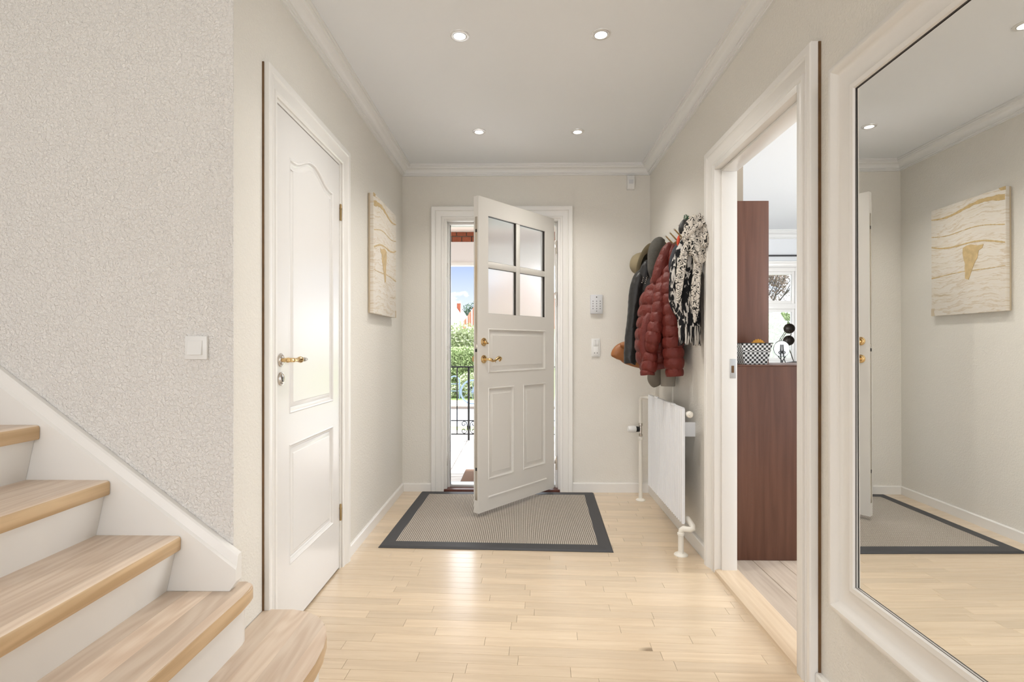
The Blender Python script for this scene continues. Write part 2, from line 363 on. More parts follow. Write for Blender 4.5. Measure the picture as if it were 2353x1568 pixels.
def canvas_mat(name):
    """pale marbled strata that follow one slow wave across the canvas"""
    m, N, L, b = new_mat(name); b.inputs['Roughness'].default_value = 0.45
    tc = N.new('ShaderNodeTexCoord'); sp = N.new('ShaderNodeSeparateXYZ'); L.new(tc.outputs['Object'], sp.inputs[0])
    def math_(op, a=None, v1=None, v2=None, b_=None):
        n = N.new('ShaderNodeMath'); n.operation = op
        if a is not None: L.new(a, n.inputs[0])
        if b_ is not None: L.new(b_, n.inputs[1])
        elif v1 is not None: n.inputs[1].default_value = v1
        if v2 is not None and not hasattr(v2, 'links'): n.inputs[2].default_value = v2
        elif v2 is not None: L.new(v2, n.inputs[2])
        return n.outputs[0]
    ph = math_('MULTIPLY_ADD', sp.outputs['Y'], -2 * math.pi * 1.05 / 0.563, 3.655 * 2 * math.pi * 1.05 / 0.563 + 0.2)
    wv = math_('SINE', ph)
    h = math_('MULTIPLY_ADD', wv, 0.0145, sp.outputs['Z'])
    nw = N.new('ShaderNodeTexNoise'); nw.inputs['Scale'].default_value = 9; nw.inputs['Detail'].default_value = 3; L.new(tc.outputs['Object'], nw.inputs['Vector'])
    h2 = math_('MULTIPLY_ADD', nw.outputs['Fac'], 0.045, h)
    cb = N.new('ShaderNodeCombineXYZ'); yy = math_('MULTIPLY', sp.outputs['Y'], 0.9); zz = math_('MULTIPLY', h2, 11.0); L.new(yy, cb.inputs[1]); L.new(zz, cb.inputs[2])
    n1 = N.new('ShaderNodeTexNoise'); n1.inputs['Scale'].default_value = 2.6; n1.inputs['Detail'].default_value = 7; n1.inputs['Roughness'].default_value = 0.6; L.new(cb.outputs[0], n1.inputs['Vector'])
    rp = N.new('ShaderNodeValToRGB'); e = rp.color_ramp.elements
    e[0].position = 0.28; e[0].color = (0.56, 0.44, 0.28, 1); e[1].position = 0.74; e[1].color = (0.82, 0.78, 0.72, 1)
    for p_, c_ in ((0.38, (0.76, 0.69, 0.58)), (0.47, (0.80, 0.75, 0.68)), (0.505, (0.66, 0.55, 0.40)), (0.53, (0.80, 0.755, 0.69)), (0.62, (0.77, 0.70, 0.60))): k = e.new(p_); k.color = (*c_, 1)
    L.new(n1.outputs['Fac'], rp.inputs['Fac']); L.new(rp.outputs['Color'], b.inputs['Base Color'])
    bp = N.new('ShaderNodeBump'); bp.inputs['Strength'].default_value = 0.4; bp.inputs['Distance'].default_value = 0.002; L.new(n1.outputs['Fac'], bp.inputs['Height']); L.new(bp.outputs[0], b.inputs['Normal'])
    return m

M = {}
M['wall'] = plaster('wall_paint', (0.775, 0.745, 0.685), 105, 0.36, 0.0030)
M['stair_wall'] = plaster('stair_wall_paint', (0.80, 0.775, 0.74), 110, 0.80, 0.0048)
M['ceiling'] = plain('ceiling_paint', (0.82, 0.84, 0.86), 0.8, bump=0.05, bscale=80, spec=0.2)
M['trim'] = plain('white_gloss_paint', (0.82, 0.80, 0.765), 0.28, bump=0.03, bscale=25, bdist=0.002)
M['crown'] = plain('crown_paint', (0.80, 0.80, 0.785), 0.45)
M['door_l'] = plain('interior_door_paint', (0.735, 0.715, 0.69), 0.24, bump=0.02, bscale=14, bdist=0.002)
M['door_f'] = plain('front_door_paint', (0.70, 0.675, 0.63), 0.38, bump=0.03, bscale=30, bdist=0.001)
M['mirror_frame'] = plain('mirror_frame_paint', (0.80, 0.775, 0.735), 0.33)
M['brown_matt'] = plain('dark_brown_matt', (0.15, 0.08, 0.032), 0.8, var=0.5, vscale=20)  # dark brown for the casing strips and the latch hole
M['floor_joint'] = plain('floor_joint', (0.38, 0.26, 0.16), 0.8)
M['plank'] = wood('bleached_beech_plank', (0.665, 0.515, 0.35), (0.76, 0.61, 0.435), 0, 60, 0.30, coat=0.9, rnd=0.10, stretch=0.07, knots=3)
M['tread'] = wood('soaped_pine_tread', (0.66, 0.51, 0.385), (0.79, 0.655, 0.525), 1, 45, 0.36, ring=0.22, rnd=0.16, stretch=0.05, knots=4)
M['tread_nose'] = wood('shaded_pine_nosing', (0.52, 0.35, 0.19), (0.68, 0.49, 0.29), 1, 45, 0.36, ring=0.3, rnd=0.08, stretch=0.05)  # front-face pine, darker and warmer than the top: grain and shade in the colour
M['threshold'] = wood('pale_oak_threshold', (0.62, 0.47, 0.32), (0.74, 0.60, 0.44), 1, 50, 0.4, rnd=0.05)
M['pine_floor'] = wood('grey_pine_plank', (0.52, 0.42, 0.33), (0.64, 0.54, 0.44), 1, 40, 0.5, ring=0.12, rnd=0.12, knots=6)
M['cabinet'] = wood('mahogany_veneer', (0.095, 0.036, 0.021), (0.150, 0.063, 0.038), 2, 34, 0.38, rnd=0.05, stretch=0.06, bump=0.02)
M['mahogany'] = wood('mahogany_sill', (0.075, 0.02, 0.012), (0.15, 0.045, 0.03), 0, 40, 0.35, rnd=0.05)
M['radiator'] = plain('radiator_enamel', (0.80, 0.815, 0.84), 0.3)
M['pipe'] = plain('pipe_paint', (0.80, 0.765, 0.69), 0.35)
M['plastic'] = plain('white_plastic', (0.78, 0.775, 0.755), 0.35)
M['plastic_grey'] = plain('pale_grey_plastic', (0.66, 0.665, 0.68), 0.4)
M['dark'] = plain('dark_hole', (0.02, 0.02, 0.02), 0.6)
M['grey_dot'] = plain('grey_print', (0.22, 0.22, 0.23), 0.6)
M['brass'] = plain('polished_brass', (0.75, 0.53, 0.26), 0.16, 1.0)
M['brass_old'] = plain('aged_brass', (0.36, 0.25, 0.12), 0.38, 1.0)
M['nickel'] = plain('brushed_nickel', (0.66, 0.62, 0.57), 0.25, 1.0)
M['steel'] = plain('galvanised_steel', (0.50, 0.50, 0.50), 0.35, 0.9)
M['mirror'] = plain('silvered_glass', (0.90, 0.905, 0.89), 0.0, 1.0)
M['glass'] = clear_glass('window_glass'); M['frost'] = frosted('frosted_glass')
M['spacer'] = plain('dark_glazing_spacer', (0.045, 0.038, 0.033), 0.5)
M['mat'] = weave_mat('mat_weave'); M['mat_edge'] = plain('mat_rubber_border', (0.050, 0.050, 0.054), 0.6, bump=0.25, bscale=220, bdist=0.001)
M['canvas'] = canvas_mat('painted_canvas'); M['gold'] = plain('gold_paint', (0.62, 0.455, 0.225), 0.42, 0.10, bump=0.3, bscale=60, bdist=0.002, var=0.35, vscale=30)
M['canvas_side'] = plain('canvas_side', (0.60, 0.50, 0.36), 0.6)
M['bulb'] = emit('lamp_lens', (1.0, 0.95, 0.85), 4.0)
M['chrome_white'] = plain('downlight_ring', (0.78, 0.775, 0.76), 0.22, 0.35)
M['red_nylon'] = plain('rust_red_nylon', (0.128, 0.0195, 0.0135), 0.50, bump=0.75, bscale=48, bdist=0.007, spec=0.3, detail=8, var=0.15, vscale=12)
M['leather'] = plain('black_leather', (0.022, 0.021, 0.020), 0.40, bump=0.7, bscale=20, bdist=0.012, spec=0.4, detail=6)
M['tan'] = plain('tan_leather', (0.33, 0.125, 0.038), 0.40, bump=0.3, bscale=30, bdist=0.002)
M['felt'] = plain('khaki_felt', (0.27, 0.22, 0.135), 0.9, bump=0.2, bscale=150, bdist=0.001)
M['felt_dark'] = plain('dark_olive_felt', (0.115, 0.10, 0.07), 0.9)
M['grey_wool'] = plain('grey_wool', (0.078, 0.073, 0.062), 0.95, bump=0.9, bscale=140, bdist=0.004, var=0.3, vscale=40)
M['navy'] = plain('charcoal_cloth', (0.035, 0.036, 0.045), 0.8, bump=0.3, bscale=40, bdist=0.004)
M['teal'] = plain('teal_cloth', (0.035, 0.135, 0.175), 0.7, bump=0.3, bscale=40, bdist=0.004)
M['olive'] = plain('olive_grey_cloth', (0.155, 0.135, 0.105), 0.85, bump=0.4, bscale=30, bdist=0.006)
M['grey_cuff'] = plain('warm_grey_cloth', (0.30, 0.27, 0.225), 0.85, bump=0.2, bscale=40, bdist=0.003)
M['shawl'] = two_tone('black_white_shawl', (0.014, 0.014, 0.016), (0.60, 0.57, 0.53), 55, (1, 1, 0.35), 0.535, 0.575, dist=0.6)
M['zebra'] = zebra_mat('zebra_print_scarf')
M['fringe'] = two_tone('black_white_fringe', (0.014, 0.014, 0.016), (0.55, 0.52, 0.48), 60, (1, 1, 0.1), 0.48, 0.54)
M['red_patch'] = plain('red_patch', (0.62, 0.06, 0.015), 0.6); M['green_patch'] = two_tone('green_camouflage', (0.04, 0.09, 0.05), (0.42, 0.45, 0.38), 90, lo=0.5, hi=0.55)
M['iron'] = plain('black_iron', (0.012, 0.012, 0.013), 0.5)
M['brick'] = plain('red_brick', (0.30, 0.085, 0.042), 0.85, bump=0.4, bscale=90, bdist=0.003, var=0.3, vscale=25)
M['mortar'] = plain('brick_mortar', (0.20, 0.16, 0.13), 0.9)
M['porch_plaster'] = plain('porch_plaster', (0.80, 0.70, 0.62), 0.85, bump=0.1, bscale=60); M['porch_beam'] = plain('porch_beam_paint', (0.80, 0.765, 0.76), 0.7)
M['porch_tile'] = wood('weathered_porch_tile', (0.46, 0.42, 0.39), (0.68, 0.65, 0.63), 0, 30, 0.6, rnd=0.12, stretch=0.15)
M['coir'] = plain('brown_coir', (0.16, 0.09, 0.055), 0.95, bump=0.6, bscale=200, bdist=0.004, var=0.4, vscale=150)
M['grass'] = plain('grass', (0.24, 0.33, 0.11), 0.9, var=0.35, vscale=3); M['path'] = plain('pale_paving', (0.75, 0.73, 0.71), 0.9, var=0.06); M['road'] = plain('asphalt', (0.42, 0.46, 0.52), 0.9, var=0.08)
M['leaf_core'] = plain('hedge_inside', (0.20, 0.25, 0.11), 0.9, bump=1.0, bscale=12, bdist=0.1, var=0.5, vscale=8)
M['leaf_hedge'] = plain('hedge_leaf', (0.30, 0.38, 0.17), 0.7, var=0.5, vscale=2.5); M['leaf_pale'] = plain('pale_olive_leaf', (0.40, 0.45, 0.27), 0.7, var=0.45, vscale=3)
M['leaf_dark'] = plain('dark_tree_leaf', (0.07, 0.12, 0.08), 0.7, var=0.4, vscale=2); M['leaf_brown'] = plain('brown_bud', (0.22, 0.15, 0.11), 0.7, var=0.4, vscale=3)
M['bark'] = plain('bark', (0.055, 0.04, 0.032), 0.9); M['roof_red'] = plain('red_roof_tile', (0.50, 0.22, 0.16), 0.8, var=0.2, vscale=4); M['roof_grey'] = plain('pale_slate', (0.55, 0.62, 0.70), 0.7, var=0.12, vscale=2)
M['pale_blue'] = plain('pale_blue_metal', (0.16, 0.22, 0.32), 0.5); M['house_wall'] = plain('house_render', (0.80, 0.80, 0.80), 0.8)
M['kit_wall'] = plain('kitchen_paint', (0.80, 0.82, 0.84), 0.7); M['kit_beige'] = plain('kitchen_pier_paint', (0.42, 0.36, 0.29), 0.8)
M['basket'] = checker_mat('checked_weave', (0.015, 0.015, 0.015), (0.75, 0.75, 0.74), 84); M['yellow'] = plain('orange_yellow_cloth', (0.62, 0.29, 0.03), 0.7)
M['lamp_dark'] = plain('dark_bronze_lacquer', (0.06, 0.048, 0.038), 0.35, 0.3); M['white_top'] = plain('white_worktop', (0.80, 0.81, 0.82), 0.3)

# ------------------------------------------------------------------ the shell of the house
def structure(o, label, cat): return tag(o, label, cat, kind='structure')

# floor: every strip of the parquet in view is a plank of its own
floor = structure(box('floor', -4.0, 1.03, -2.6, 4.04, -0.05, -0.012, M['floor_joint']), 'pale bleached strip parquet floor of the hall', 'floor')
rng = random.Random(4)
PW, ROW0, SKEW = 0.0565, 4.085, -0.042
lengths = [0.36, 0.43, 0.49, 0.55, 0.62]
plank_mesh = {}
def plank_data(ln):
    if ln not in plank_mesh:
        bm = bmesh.new(); bm_box(bm, 0.0004, ln - 0.0004, 0.0003, PW - 0.0003, -0.012, 0.0, 0.0008, 1)
        bmesh.ops.recalc_face_normals(bm, faces=bm.faces[:])
        me = bpy.data.meshes.new('plank'); bm.to_mesh(me); bm.free(); me.materials.append(M['plank']); plank_mesh[ln] = me
    return plank_mesh[ln]
row = 0; y = ROW0 - PW
far_bm = bmesh.new()
while y > -2.6:
    if y > 1.58:
        x = -0.98 - rng.random() * 0.3
        while x < 0.985:
            ln = rng.choice(lengths)
            if x + ln > -0.93:
                o = bpy.data.objects.new('plank', plank_data(ln)); COL.objects.link(o); o.location = (x * math.cos(SKEW), y + x * math.sin(SKEW), 0); o.rotation_euler = (0, 0, SKEW); o.parent = floor
            x += ln
    else:
        x = -4.0 + rng.random() * 0.2
        while x < 0.9:
            ln = rng.choice(lengths) * 1.4; bm_box(far_bm, x, min(x + ln - 0.001, 1.02), y - 0.0, y + PW - 0.001, -0.012, 0.0); x += ln
    y -= PW
for v in far_bm.verts: v.co.y += v.co.x * math.sin(SKEW)
o = from_bm('plank', far_bm, M['plank'], floor); o['kind'] = 'stuff'

ceiling = structure(boxes('ceiling', [(-0.908, 1.12, -2.6, 4.12, CEIL, 2.62), (-4.0, -0.908, -2.6, 0.55, CEIL, 2.62)], M['ceiling']), 'smooth off-white hall ceiling with four recessed spotlights', 'ceiling')

# left wall with the opening of the closed door
DY0, DY1, DZ = 1.893, 2.612, 2.035
structure(boxes('wall_left', [(-1.03, WALL_L, STAIR_Y + 0.004, DY0, 0, CEIL), (-1.03, WALL_L, DY1, 4.12, 0, CEIL), (-1.03, WALL_L, DY0, DY1, DZ, CEIL), (-1.03, -0.985, DY0, DY1, 0, DZ)], M['wall']), 'cream stippled left wall of the hall with the closed panelled door', 'wall')
# stair wall facing the camera
structure(boxes('wall_stair', [(-4.0, -1.03, STAIR_Y, STAIR_Y + 0.12, 0, 5.0), (-1.03, -0.908, STAIR_Y, STAIR_Y + 0.004, 0, 5.0)], M['stair_wall']), 'white coarse-stippled wall rising beside the stairs', 'wall')
# back wall with the front door opening
OX0, OX1, OZ = -0.585, 0.300, 2.085
structure(boxes('wall_back', [(WALL_L, OX0, WALL_B, 4.12, 0, CEIL), (OX1, 1.12, WALL_B, 4.12, 0, CEIL), (OX0, OX1, WALL_B, 4.12, OZ, CEIL)], M['wall']), 'cream end wall around the open front door', 'wall')
# right wall with the kitchen doorway
KY0, KY1, KZ = 1.775, 2.600, 2.005
XF = right_wall
structure(boxes('wall_right', [(0.988, 1.066, -2.6, KY0, 0, CEIL), (0.988, 1.066, KY1, 4.0, 0, CEIL), (0.988, 1.066, KY0, KY1, KZ, CEIL)], M['wall']), 'cream right wall with the mirror, the kitchen doorway and the coats', 'wall')
XF = None
structure(boxes('wall_rear', [(-4.0, -2.7, -2.72, -2.6, 0, CEIL), (0.9, 1.12, -2.72, -2.6, 0, CEIL), (-2.7, 0.9, -2.72, -2.6, 0, 0.45), (-2.7, 0.9, -2.72, -2.6, 2.42, CEIL)], M['wall']), 'wall with a wide added daylight opening behind the viewer', 'wall')  # the wide opening is put in to let daylight reach the hall
structure(box('wall_far_left', -4.12, -4.0, -2.72, 1.755, 0, 5.0, M['wall']), 'wall at the head of the stairs', 'wall')
structure(boxes('wall_stairwell', [(-4.0, -0.908, 0.45, 0.55, 2.62, 5.0), (-0.908, -0.80, 0.45, 1.755, 2.62, 5.0)], M['wall']), 'upper walls of the stairwell', 'wall')
structure(box('ceiling_stairwell', -4.0, -0.80, 0.45, 1.755, 5.0, 5.1, M['ceiling']), 'ceiling high over the stairs', 'ceiling')
# outer brickwork of the recessed porch and kitchen walls
structure(box('wall_kitchen_side', 1.0, 1.12, 4.12, 6.42, -0.1, 2.62, M['kit_wall']), 'wall between the porch and the kitchen', 'wall')
structure(box('wall_kitchen_right', 4.6, 4.72, 0.1, 6.42, 0, CEIL, M['kit_wall']), 'right wall of the kitchen', 'wall')
structure(box('wall_kitchen_near', 1.10, 4.6, 0.1, 0.22, 0, CEIL, M['kit_wall']), 'near wall of the kitchen', 'wall')
WX0, WX1, WZ0, WZ1 = 2.15, 3.34, 0.90, 2.06
structure(boxes('wall_kitchen_far', [(1.12, WX0, 6.3, 6.42, 0, CEIL), (WX1, 4.6, 6.3, 6.42, 0, CEIL), (WX0, WX1, 6.3, 6.42, 0, WZ0), (WX0, WX1, 6.3, 6.42, WZ1, CEIL)], M['kit_wall']), 'white far wall of the kitchen around its window', 'wall')
structure(box('ceiling_kitchen', 1.0, 4.72, 0.1, 6.42, CEIL, 2.62, M['kit_wall']), 'smooth white kitchen ceiling seen through the doorway', 'ceiling')
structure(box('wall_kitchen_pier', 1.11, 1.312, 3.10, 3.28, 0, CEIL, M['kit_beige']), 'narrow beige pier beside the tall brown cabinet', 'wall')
kf = structure(box('floor_kitchen', 1.04, 4.6, 0.1, 6.3, -0.05, -0.004, M['floor_joint']), 'grey knotty pine plank floor of the kitchen', 'floor')
for k in range(26):
    x0 = 1.060 + k * 0.135
    if x0 + 0.13 < 4.6: box('plank', x0, x0 + 0.133, 0.22, 6.3, -0.004, 0.012, M['pine_floor'], kf, 0.001, 1)

# crown moulding round the hall: mitred at the corners
crown_prof = [(0, 0), (0.078, 0), (0.078, 0.008), (0.070, 0.009), (0.070, 0.017), (0.062, 0.018), (0.058, 0.026), (0.046, 0.031), (0.034, 0.038), (0.028, 0.049), (0.027, 0.055), (0.020, 0.056), (0.020, 0.064), (0.012, 0.065), (0.012, 0.072), (0, 0.072)]
trim = structure(sweep('trim_1', crown_prof, [(xr(-2.6), -2.6, CEIL), (xr(4.0), 4.0, CEIL), (WALL_L, 4.0, CEIL), (WALL_L, STAIR_Y, CEIL)], (0, 0, -1), M['crown']), 'white stepped crown moulding along the hall ceiling', 'crown moulding')
def base_prof(h=0.062, t=0.013): return [(0, 0), (t, 0), (t, h - 0.006), (t - 0.004, h), (0, h)]
structure(sweep('baseboard_left', base_prof(), [(WALL_L, 2.708, 0), (WALL_L, 4.0, 0)], (0, 0, 1), M['trim']), 'low white skirting along the left wall under the painting', 'baseboard')
bb = [(WALL_L + 0.013, 4.0, 0), (OX0 - 0.098, 4.0, 0)]
structure(sweep('baseboard_back', base_prof(), bb, (0, 0, 1), M['trim']), 'short white skirting left of the front door', 'baseboard')
structure(sweep('baseboard_radiator', base_prof(0.072, 0.018), [(OX1 + 0.097, 4.0, 0), (xr(4.0), 4.0, 0), (xr(2.69), 2.69, 0)], (0, 0, 1), M['trim']), 'white skirting behind the radiator and right of the front door', 'baseboard')
structure(sweep('baseboard_right', base_prof(0.072, 0.018), [(xr(1.685), 1.685, 0), (xr(-2.6), -2.6, 0)], (0, 0, 1), M['trim']), 'white skirting below the wall mirror', 'baseboard')

# moulded casing profile: u from the opening outwards, v proud of the wall
casing_prof = [(0, 0), (0, 0.012), (0.006, 0.016), (0.018, 0.016), (0.022, 0.012), (0.028, 0.014), (0.050, 0.020), (0.058, 0.024), (0.062, 0.021), (0.066, 0.024), (0.088, 0.026), (0.092, 0.023), (0.092, 0)]
def scaled(prof, w, t): return [(u * w / 0.092, v * t / 0.026) for u, v in prof]

# ---- door_1: closed panelled door in the left wall
d1 = structure(empty('door_1', (WALL_L, 2.25, 0)), 'closed white panelled interior door with arched upper panel in the left wall', 'door')
sweep('casing', scaled(casing_prof, 0.083, 0.026), [(WALL_L, DY1 + 0.006, 0), (WALL_L, DY1 + 0.006, DZ), (WALL_L, DY0 + 0.014, DZ), (WALL_L, DY0 + 0.014, 0)], (1, 0, 0), M['trim'], d1)
boxes('jamb', [(-0.985, WALL_L + 0.004, DY0 - 0.001, DY0 + 0.014, 0, DZ), (-0.985, WALL_L + 0.004, DY1 - 0.014, DY1 + 0.001, 0, DZ), (-0.985, WALL_L + 0.004, DY0 + 0.0145, DY1 - 0.0145, DZ - 0.012, DZ + 0.001)], M['trim'], d1)
box('brown_strip', WALL_L - 0.002, WALL_L + 0.006, 1.8205, 1.8240, 0.185, 2.1175, M['brown_matt'], d1)['label'] = 'dark brown strip between casing and wall'  # thin dark brown strip set along the outer edge of the casing
LY0, LY1, LXF = DY0 + 0.016, DY1 - 0.016, WALL_L + 0.002
# leaf: stiles and rails around two sunk fields, raised panels inside
def arch(yc, half, zs, rise, n=22):
    pts = []
    for k in range(n + 1):
        t = -1 + 2 * k / n; a = abs(t)
        h = 0.5 * (1 + math.cos(math.pi * min(1, max(0, (a - 0.03) / 0.80))))
        pts.append((yc + half * t, zs + rise * h))
    return pts
PYa, PYb = 2.031, 2.509; yc, hw = (PYa + PYb) / 2, (PYb - PYa) / 2
upper = [(PYa, 0.850), (PYb, 0.850)] + arch(yc, hw, 1.857, 0.058)[::-1]
lower = [(PYa, 0.256), (PYb, 0.256), (PYb, 0.730), (PYa, 0.730)]
def inset(poly, d):
    n = len(poly); out = []
    for i in range(n):
        a, b, c = Vector(poly[i - 1]), Vector(poly[i]), Vector(poly[(i + 1) % n])
        t1, t2 = (b - a).normalized(), (c - b).normalized(); n1, n2 = Vector((-t1.y, t1.x)), Vector((-t2.y, t2.x))
        m = (n1 + n2) / (1 + n1.dot(n2)); out.append(tuple(b + m * d))
    return out
bm = bmesh.new()
def yz_quads(bm, polys, x):
    for p in polys: bm.faces.new([bm.verts.new((x, a, b)) for a, b in p])
top_arch = arch(yc, hw, 1.857, 0.058)
Z0, Z1 = 0.010, DZ - 0.016
yz_quads(bm, [[(LY0, Z0), (PYa, Z0), (PYa, Z1), (LY0, Z1)], [(PYb, Z0), (LY1, Z0), (LY1, Z1), (PYb, Z1)], [(PYa, Z0), (PYb, Z0), (PYb, 0.256), (PYa, 0.256)], [(PYa, 0.730), (PYb, 0.730), (PYb, 0.850), (PYa, 0.850)]], LXF)
for (a, b) in zip(top_arch, top_arch[1:]): yz_quads(bm, [[a, b, (b[0], Z1), (a[0], Z1)]], LXF)
bm_box(bm, LXF - 0.040, LXF - 0.014, LY0, LY1, Z0, Z1)
for (ya, yb, za, zb) in ((LY0, LY0, Z0, Z1), (LY1, LY1, Z0, Z1)):
    bm.faces.new([bm.verts.new(p) for p in ((LXF, ya, za), (LXF - 0.02, ya, za), (LXF - 0.02, ya, zb), (LXF, ya, zb))])
for z in (Z0, Z1): bm.faces.new([bm.verts.new(p) for p in ((LXF, LY0, z), (LXF, LY1, z), (LXF - 0.02, LY1, z), (LXF - 0.02, LY0, z))])
bmesh.ops.remove_doubles(bm, verts=bm.verts[:], dist=1e-5)
leaf = from_bm('leaf', bm, M['door_l'], d1)
for nm, poly in (('upper_panel', upper), ('lower_panel', lower)):
    bm = bmesh.new(); rings = []
    for d, h in ((0, 0.0), (0.004, 0.003), (0.009, 0.001), (0.013, -0.006), (0.018, -0.007), (0.022, -0.010), (0.034, -0.005), (0.040, -0.0045), (0.043, -0.002)):
        rings.append([bm.verts.new((LXF + h, a, b)) for a, b in inset(poly, d)])
    for a, b in zip(rings, rings[1:]):
        for k in range(len(a)): bm.faces.new((a[k], a[(k + 1) % len(a)], b[(k + 1) % len(a)], b[k]))
    bm.faces.new(rings[-1]); from_bm(nm, bm, M['door_l'], leaf, 30)
for z in (1.783, 0.282):
    h = lathe('hinge', [(0, -0.040), (0.0055, -0.039), (0.0055, 0.039), (0.004, 0.043), (0, 0.044)], (WALL_L + 0.008, LY1 + 0.004, z), (0, 0, 1), M['brass_old'], d1, 14)
    lathe('hinge_tip', [(0.0065, 0.018), (0.0065, 0.024), (0.0055, 0.026)], (WALL_L + 0.008, LY1 + 0.004, z), (0, 0, 1), M['brass_old'], h, 14)
HX, HY_ = LXF, 1.957
def rose(name, org, axis, mat, parent, r=0.026): return lathe(name, [(r, 0), (r, 0.003), (r * 0.94, 0.006), (r * 0.80, 0.0065), (r * 0.74, 0.005), (r * 0.55, 0.008), (0, 0.009)], org, axis, mat, parent)
lh = rose('handle_rose', (HX, HY_, 1.063), (1, 0, 0), M['nickel'], d1); lh['label'] = 'round nickel handle rose'
lathe('handle_neck', [(0.009, 0.004), (0.0075, 0.012), (0.008, 0.020), (0.010, 0.030), (0.0085, 0.036), (0.0085, 0.052), (0.006, 0.056), (0, 0.057)], (HX, HY_, 1.063), (1, 0, 0), M['brass'], lh)
lathe('handle_lever', [(0, -0.012), (0.0075, -0.010), (0.0085, 0.0), (0.0075, 0.010), (0.0082, 0.030), (0.0088, 0.050), (0.0115, 0.056), (0.013, 0.064), (0.0115, 0.072), (0.006, 0.078), (0.0045, 0.081)], (HX + 0.048, HY_, 1.063), (0, 1, 0), M['brass'], lh)
lathe('handle_tip', [(0.0045, 0.080), (0.0062, 0.086), (0.0088, 0.098), (0.0075, 0.114), (0.0045, 0.122), (0.005, 0.126), (0, 0.129)], (HX + 0.048, HY_, 1.063), (0, 1, 0), M['nickel'], lh)
es = rose('key_escutcheon', (HX, HY_, 0.992), (1, 0, 0), M['nickel'], d1); es['label'] = 'round nickel escutcheon with black keyhole'
prism('keyhole', [(HY_ + 0.0035 * math.cos(a), 0.996 + 0.0035 * math.sin(a)) for a in [R(-50 + 14.5 * k) for k in range(20)]] + [(HY_ - 0.0025, 0.981), (HY_ + 0.0025, 0.981)], YZ, HX + 0.0085, HX + 0.0095, M['dark'], es)

# ---- door_3: open doorway to the kitchen in the right wall
XF = right_wall
d3 = structure(empty('door_3', (0.99, 2.2, 0)), 'white moulded doorway opening to the kitchen in the right wall', 'doorway')
sweep('casing', scaled(casing_prof, 0.088, 0.034), [(0.988, KY0, 0), (0.988, KY0, KZ), (0.988, KY1, KZ), (0.988, KY1, 0)], (-1, 0, 0), M['trim'], d3)
boxes('jamb', [(0.968, 1.074, KY1 - 0.022, KY1 + 0.004, 0, KZ), (0.968, 1.074, KY0 - 0.004, KY0 + 0.022, 0, KZ), (0.968, 1.074, KY0 + 0.0225, KY1 - 0.0225, KZ - 0.022, KZ + 0.004)], M['trim'], d3, 0.002)
boxes('door_stop', [(1.000, 1.0742, KY1 - 0.036, KY1 - 0.0225, 0, KZ - 0.0225), (1.000, 1.0742, KY0 + 0.0225, KY0 + 0.036, 0, KZ - 0.0225), (1.000, 1.0742, KY0 + 0.0365, KY1 - 0.0365, KZ - 0.036, KZ - 0.0225)], M['trim'], d3, 0.002)
prism('threshold', [(0.968, 0.0), (0.972, 0.016), (0.985, 0.021), (1.080, 0.021), (1.086, 0.017), (1.086, 0.0)], XZ, KY0 + 0.001, KY1 - 0.001, M['threshold'], d3)['label'] = 'pale oak threshold board'
sp = box('strike_plate', 1.038, 1.067, KY1 - 0.0378, KY1 - 0.0355, 0.958, 1.053, M['steel'], d3, 0.001)
box('latch_hole', 1.045, 1.058, KY1 - 0.0385, KY1 - 0.037, 0.985, 1.020, M['brown_matt'], sp)
box('brown_strip', 0.980, 0.991, KY0 - 0.0915, KY0 - 0.088, 0.03, KZ + 0.086, M['brown_matt'], d3)['label'] = 'dark brown strip between casing and wall'  # dark brown strip beside the near casing of the kitchen doorway
XF = None

# ---- door_2: the open front door
d2 = structure(empty('door_2', (0.257, 3.98, 0)), 'open white front door with four frosted panes and brass handle', 'door')
sweep('casing', scaled(casing_prof, 0.098, 0.028), [(OX0, WALL_B, 0), (OX0, WALL_B, OZ), (OX1, WALL_B, OZ), (OX1, WALL_B, 0)][::-1], (0, -1, 0), M['trim'], d2)
boxes('frame', [(OX0 - 0.002, OX0 + 0.022, 3.985, 4.10, 0, OZ), (OX0 + 0.0225, OX0 + 0.036, 4.035, 4.12, 0, OZ - 0.0145), (OX1 - 0.014, OX1 + 0.002, 3.985, 4.10, 0, OZ), (OX1 - 0.030, OX1 - 0.0145, 4.035, 4.12, 0, OZ - 0.0145), (OX0 + 0.0225, OX1 - 0.0145, 3.985, 4.10, OZ - 0.014, OZ + 0.002), (OX0 + 0.0365, OX1 - 0.0305, 4.035, 4.12, OZ - 0.030, OZ - 0.0145)], M['trim'], d2, 0.002)
box('weather_seal', OX0 + 0.034, OX0 + 0.040, 4.055, 4.062, 0.03, OZ - 0.03, M['iron'], d2)
box('sill', OX0, OX1, 3.972, 4.05, -0.01, 0.022, M['mahogany'], d2, 0.004)['label'] = 'dark red mahogany sill board'
box('metal_threshold', OX0 + 0.02, OX1 - 0.012, 4.045, 4.14, 0.0, 0.040, M['steel'], d2, 0.004)
for z in (1.70, 1.06, 0.25): box('strike_plate', OX0 + 0.0215, OX0 + 0.0235, 4.000, 4.018, z - 0.055, z + 0.055, M['nickel'], d2, 0.0005)
W, TH = 0.8214, 0.042
Hx, Hy = 0.257, 3.98; ux, uy = -0.6416, -0.7670; nx, ny = 0.7670, -0.6416      # inner face normal
def door_xf(p): return Vector((Hx + ux * p[0] + nx * p[1], Hy + uy * p[0] + ny * p[1], p[2]))    # (along, proud of inner face, z)
XF = door_xf
Zb, Zt = 0.037, 2.084
def bm_frame(lst):
    bm = bmesh.new()
    for (a0, a1, z0, z1) in lst: bm_box(bm, a0, a1, -TH, 0, z0, z1)
    return bm
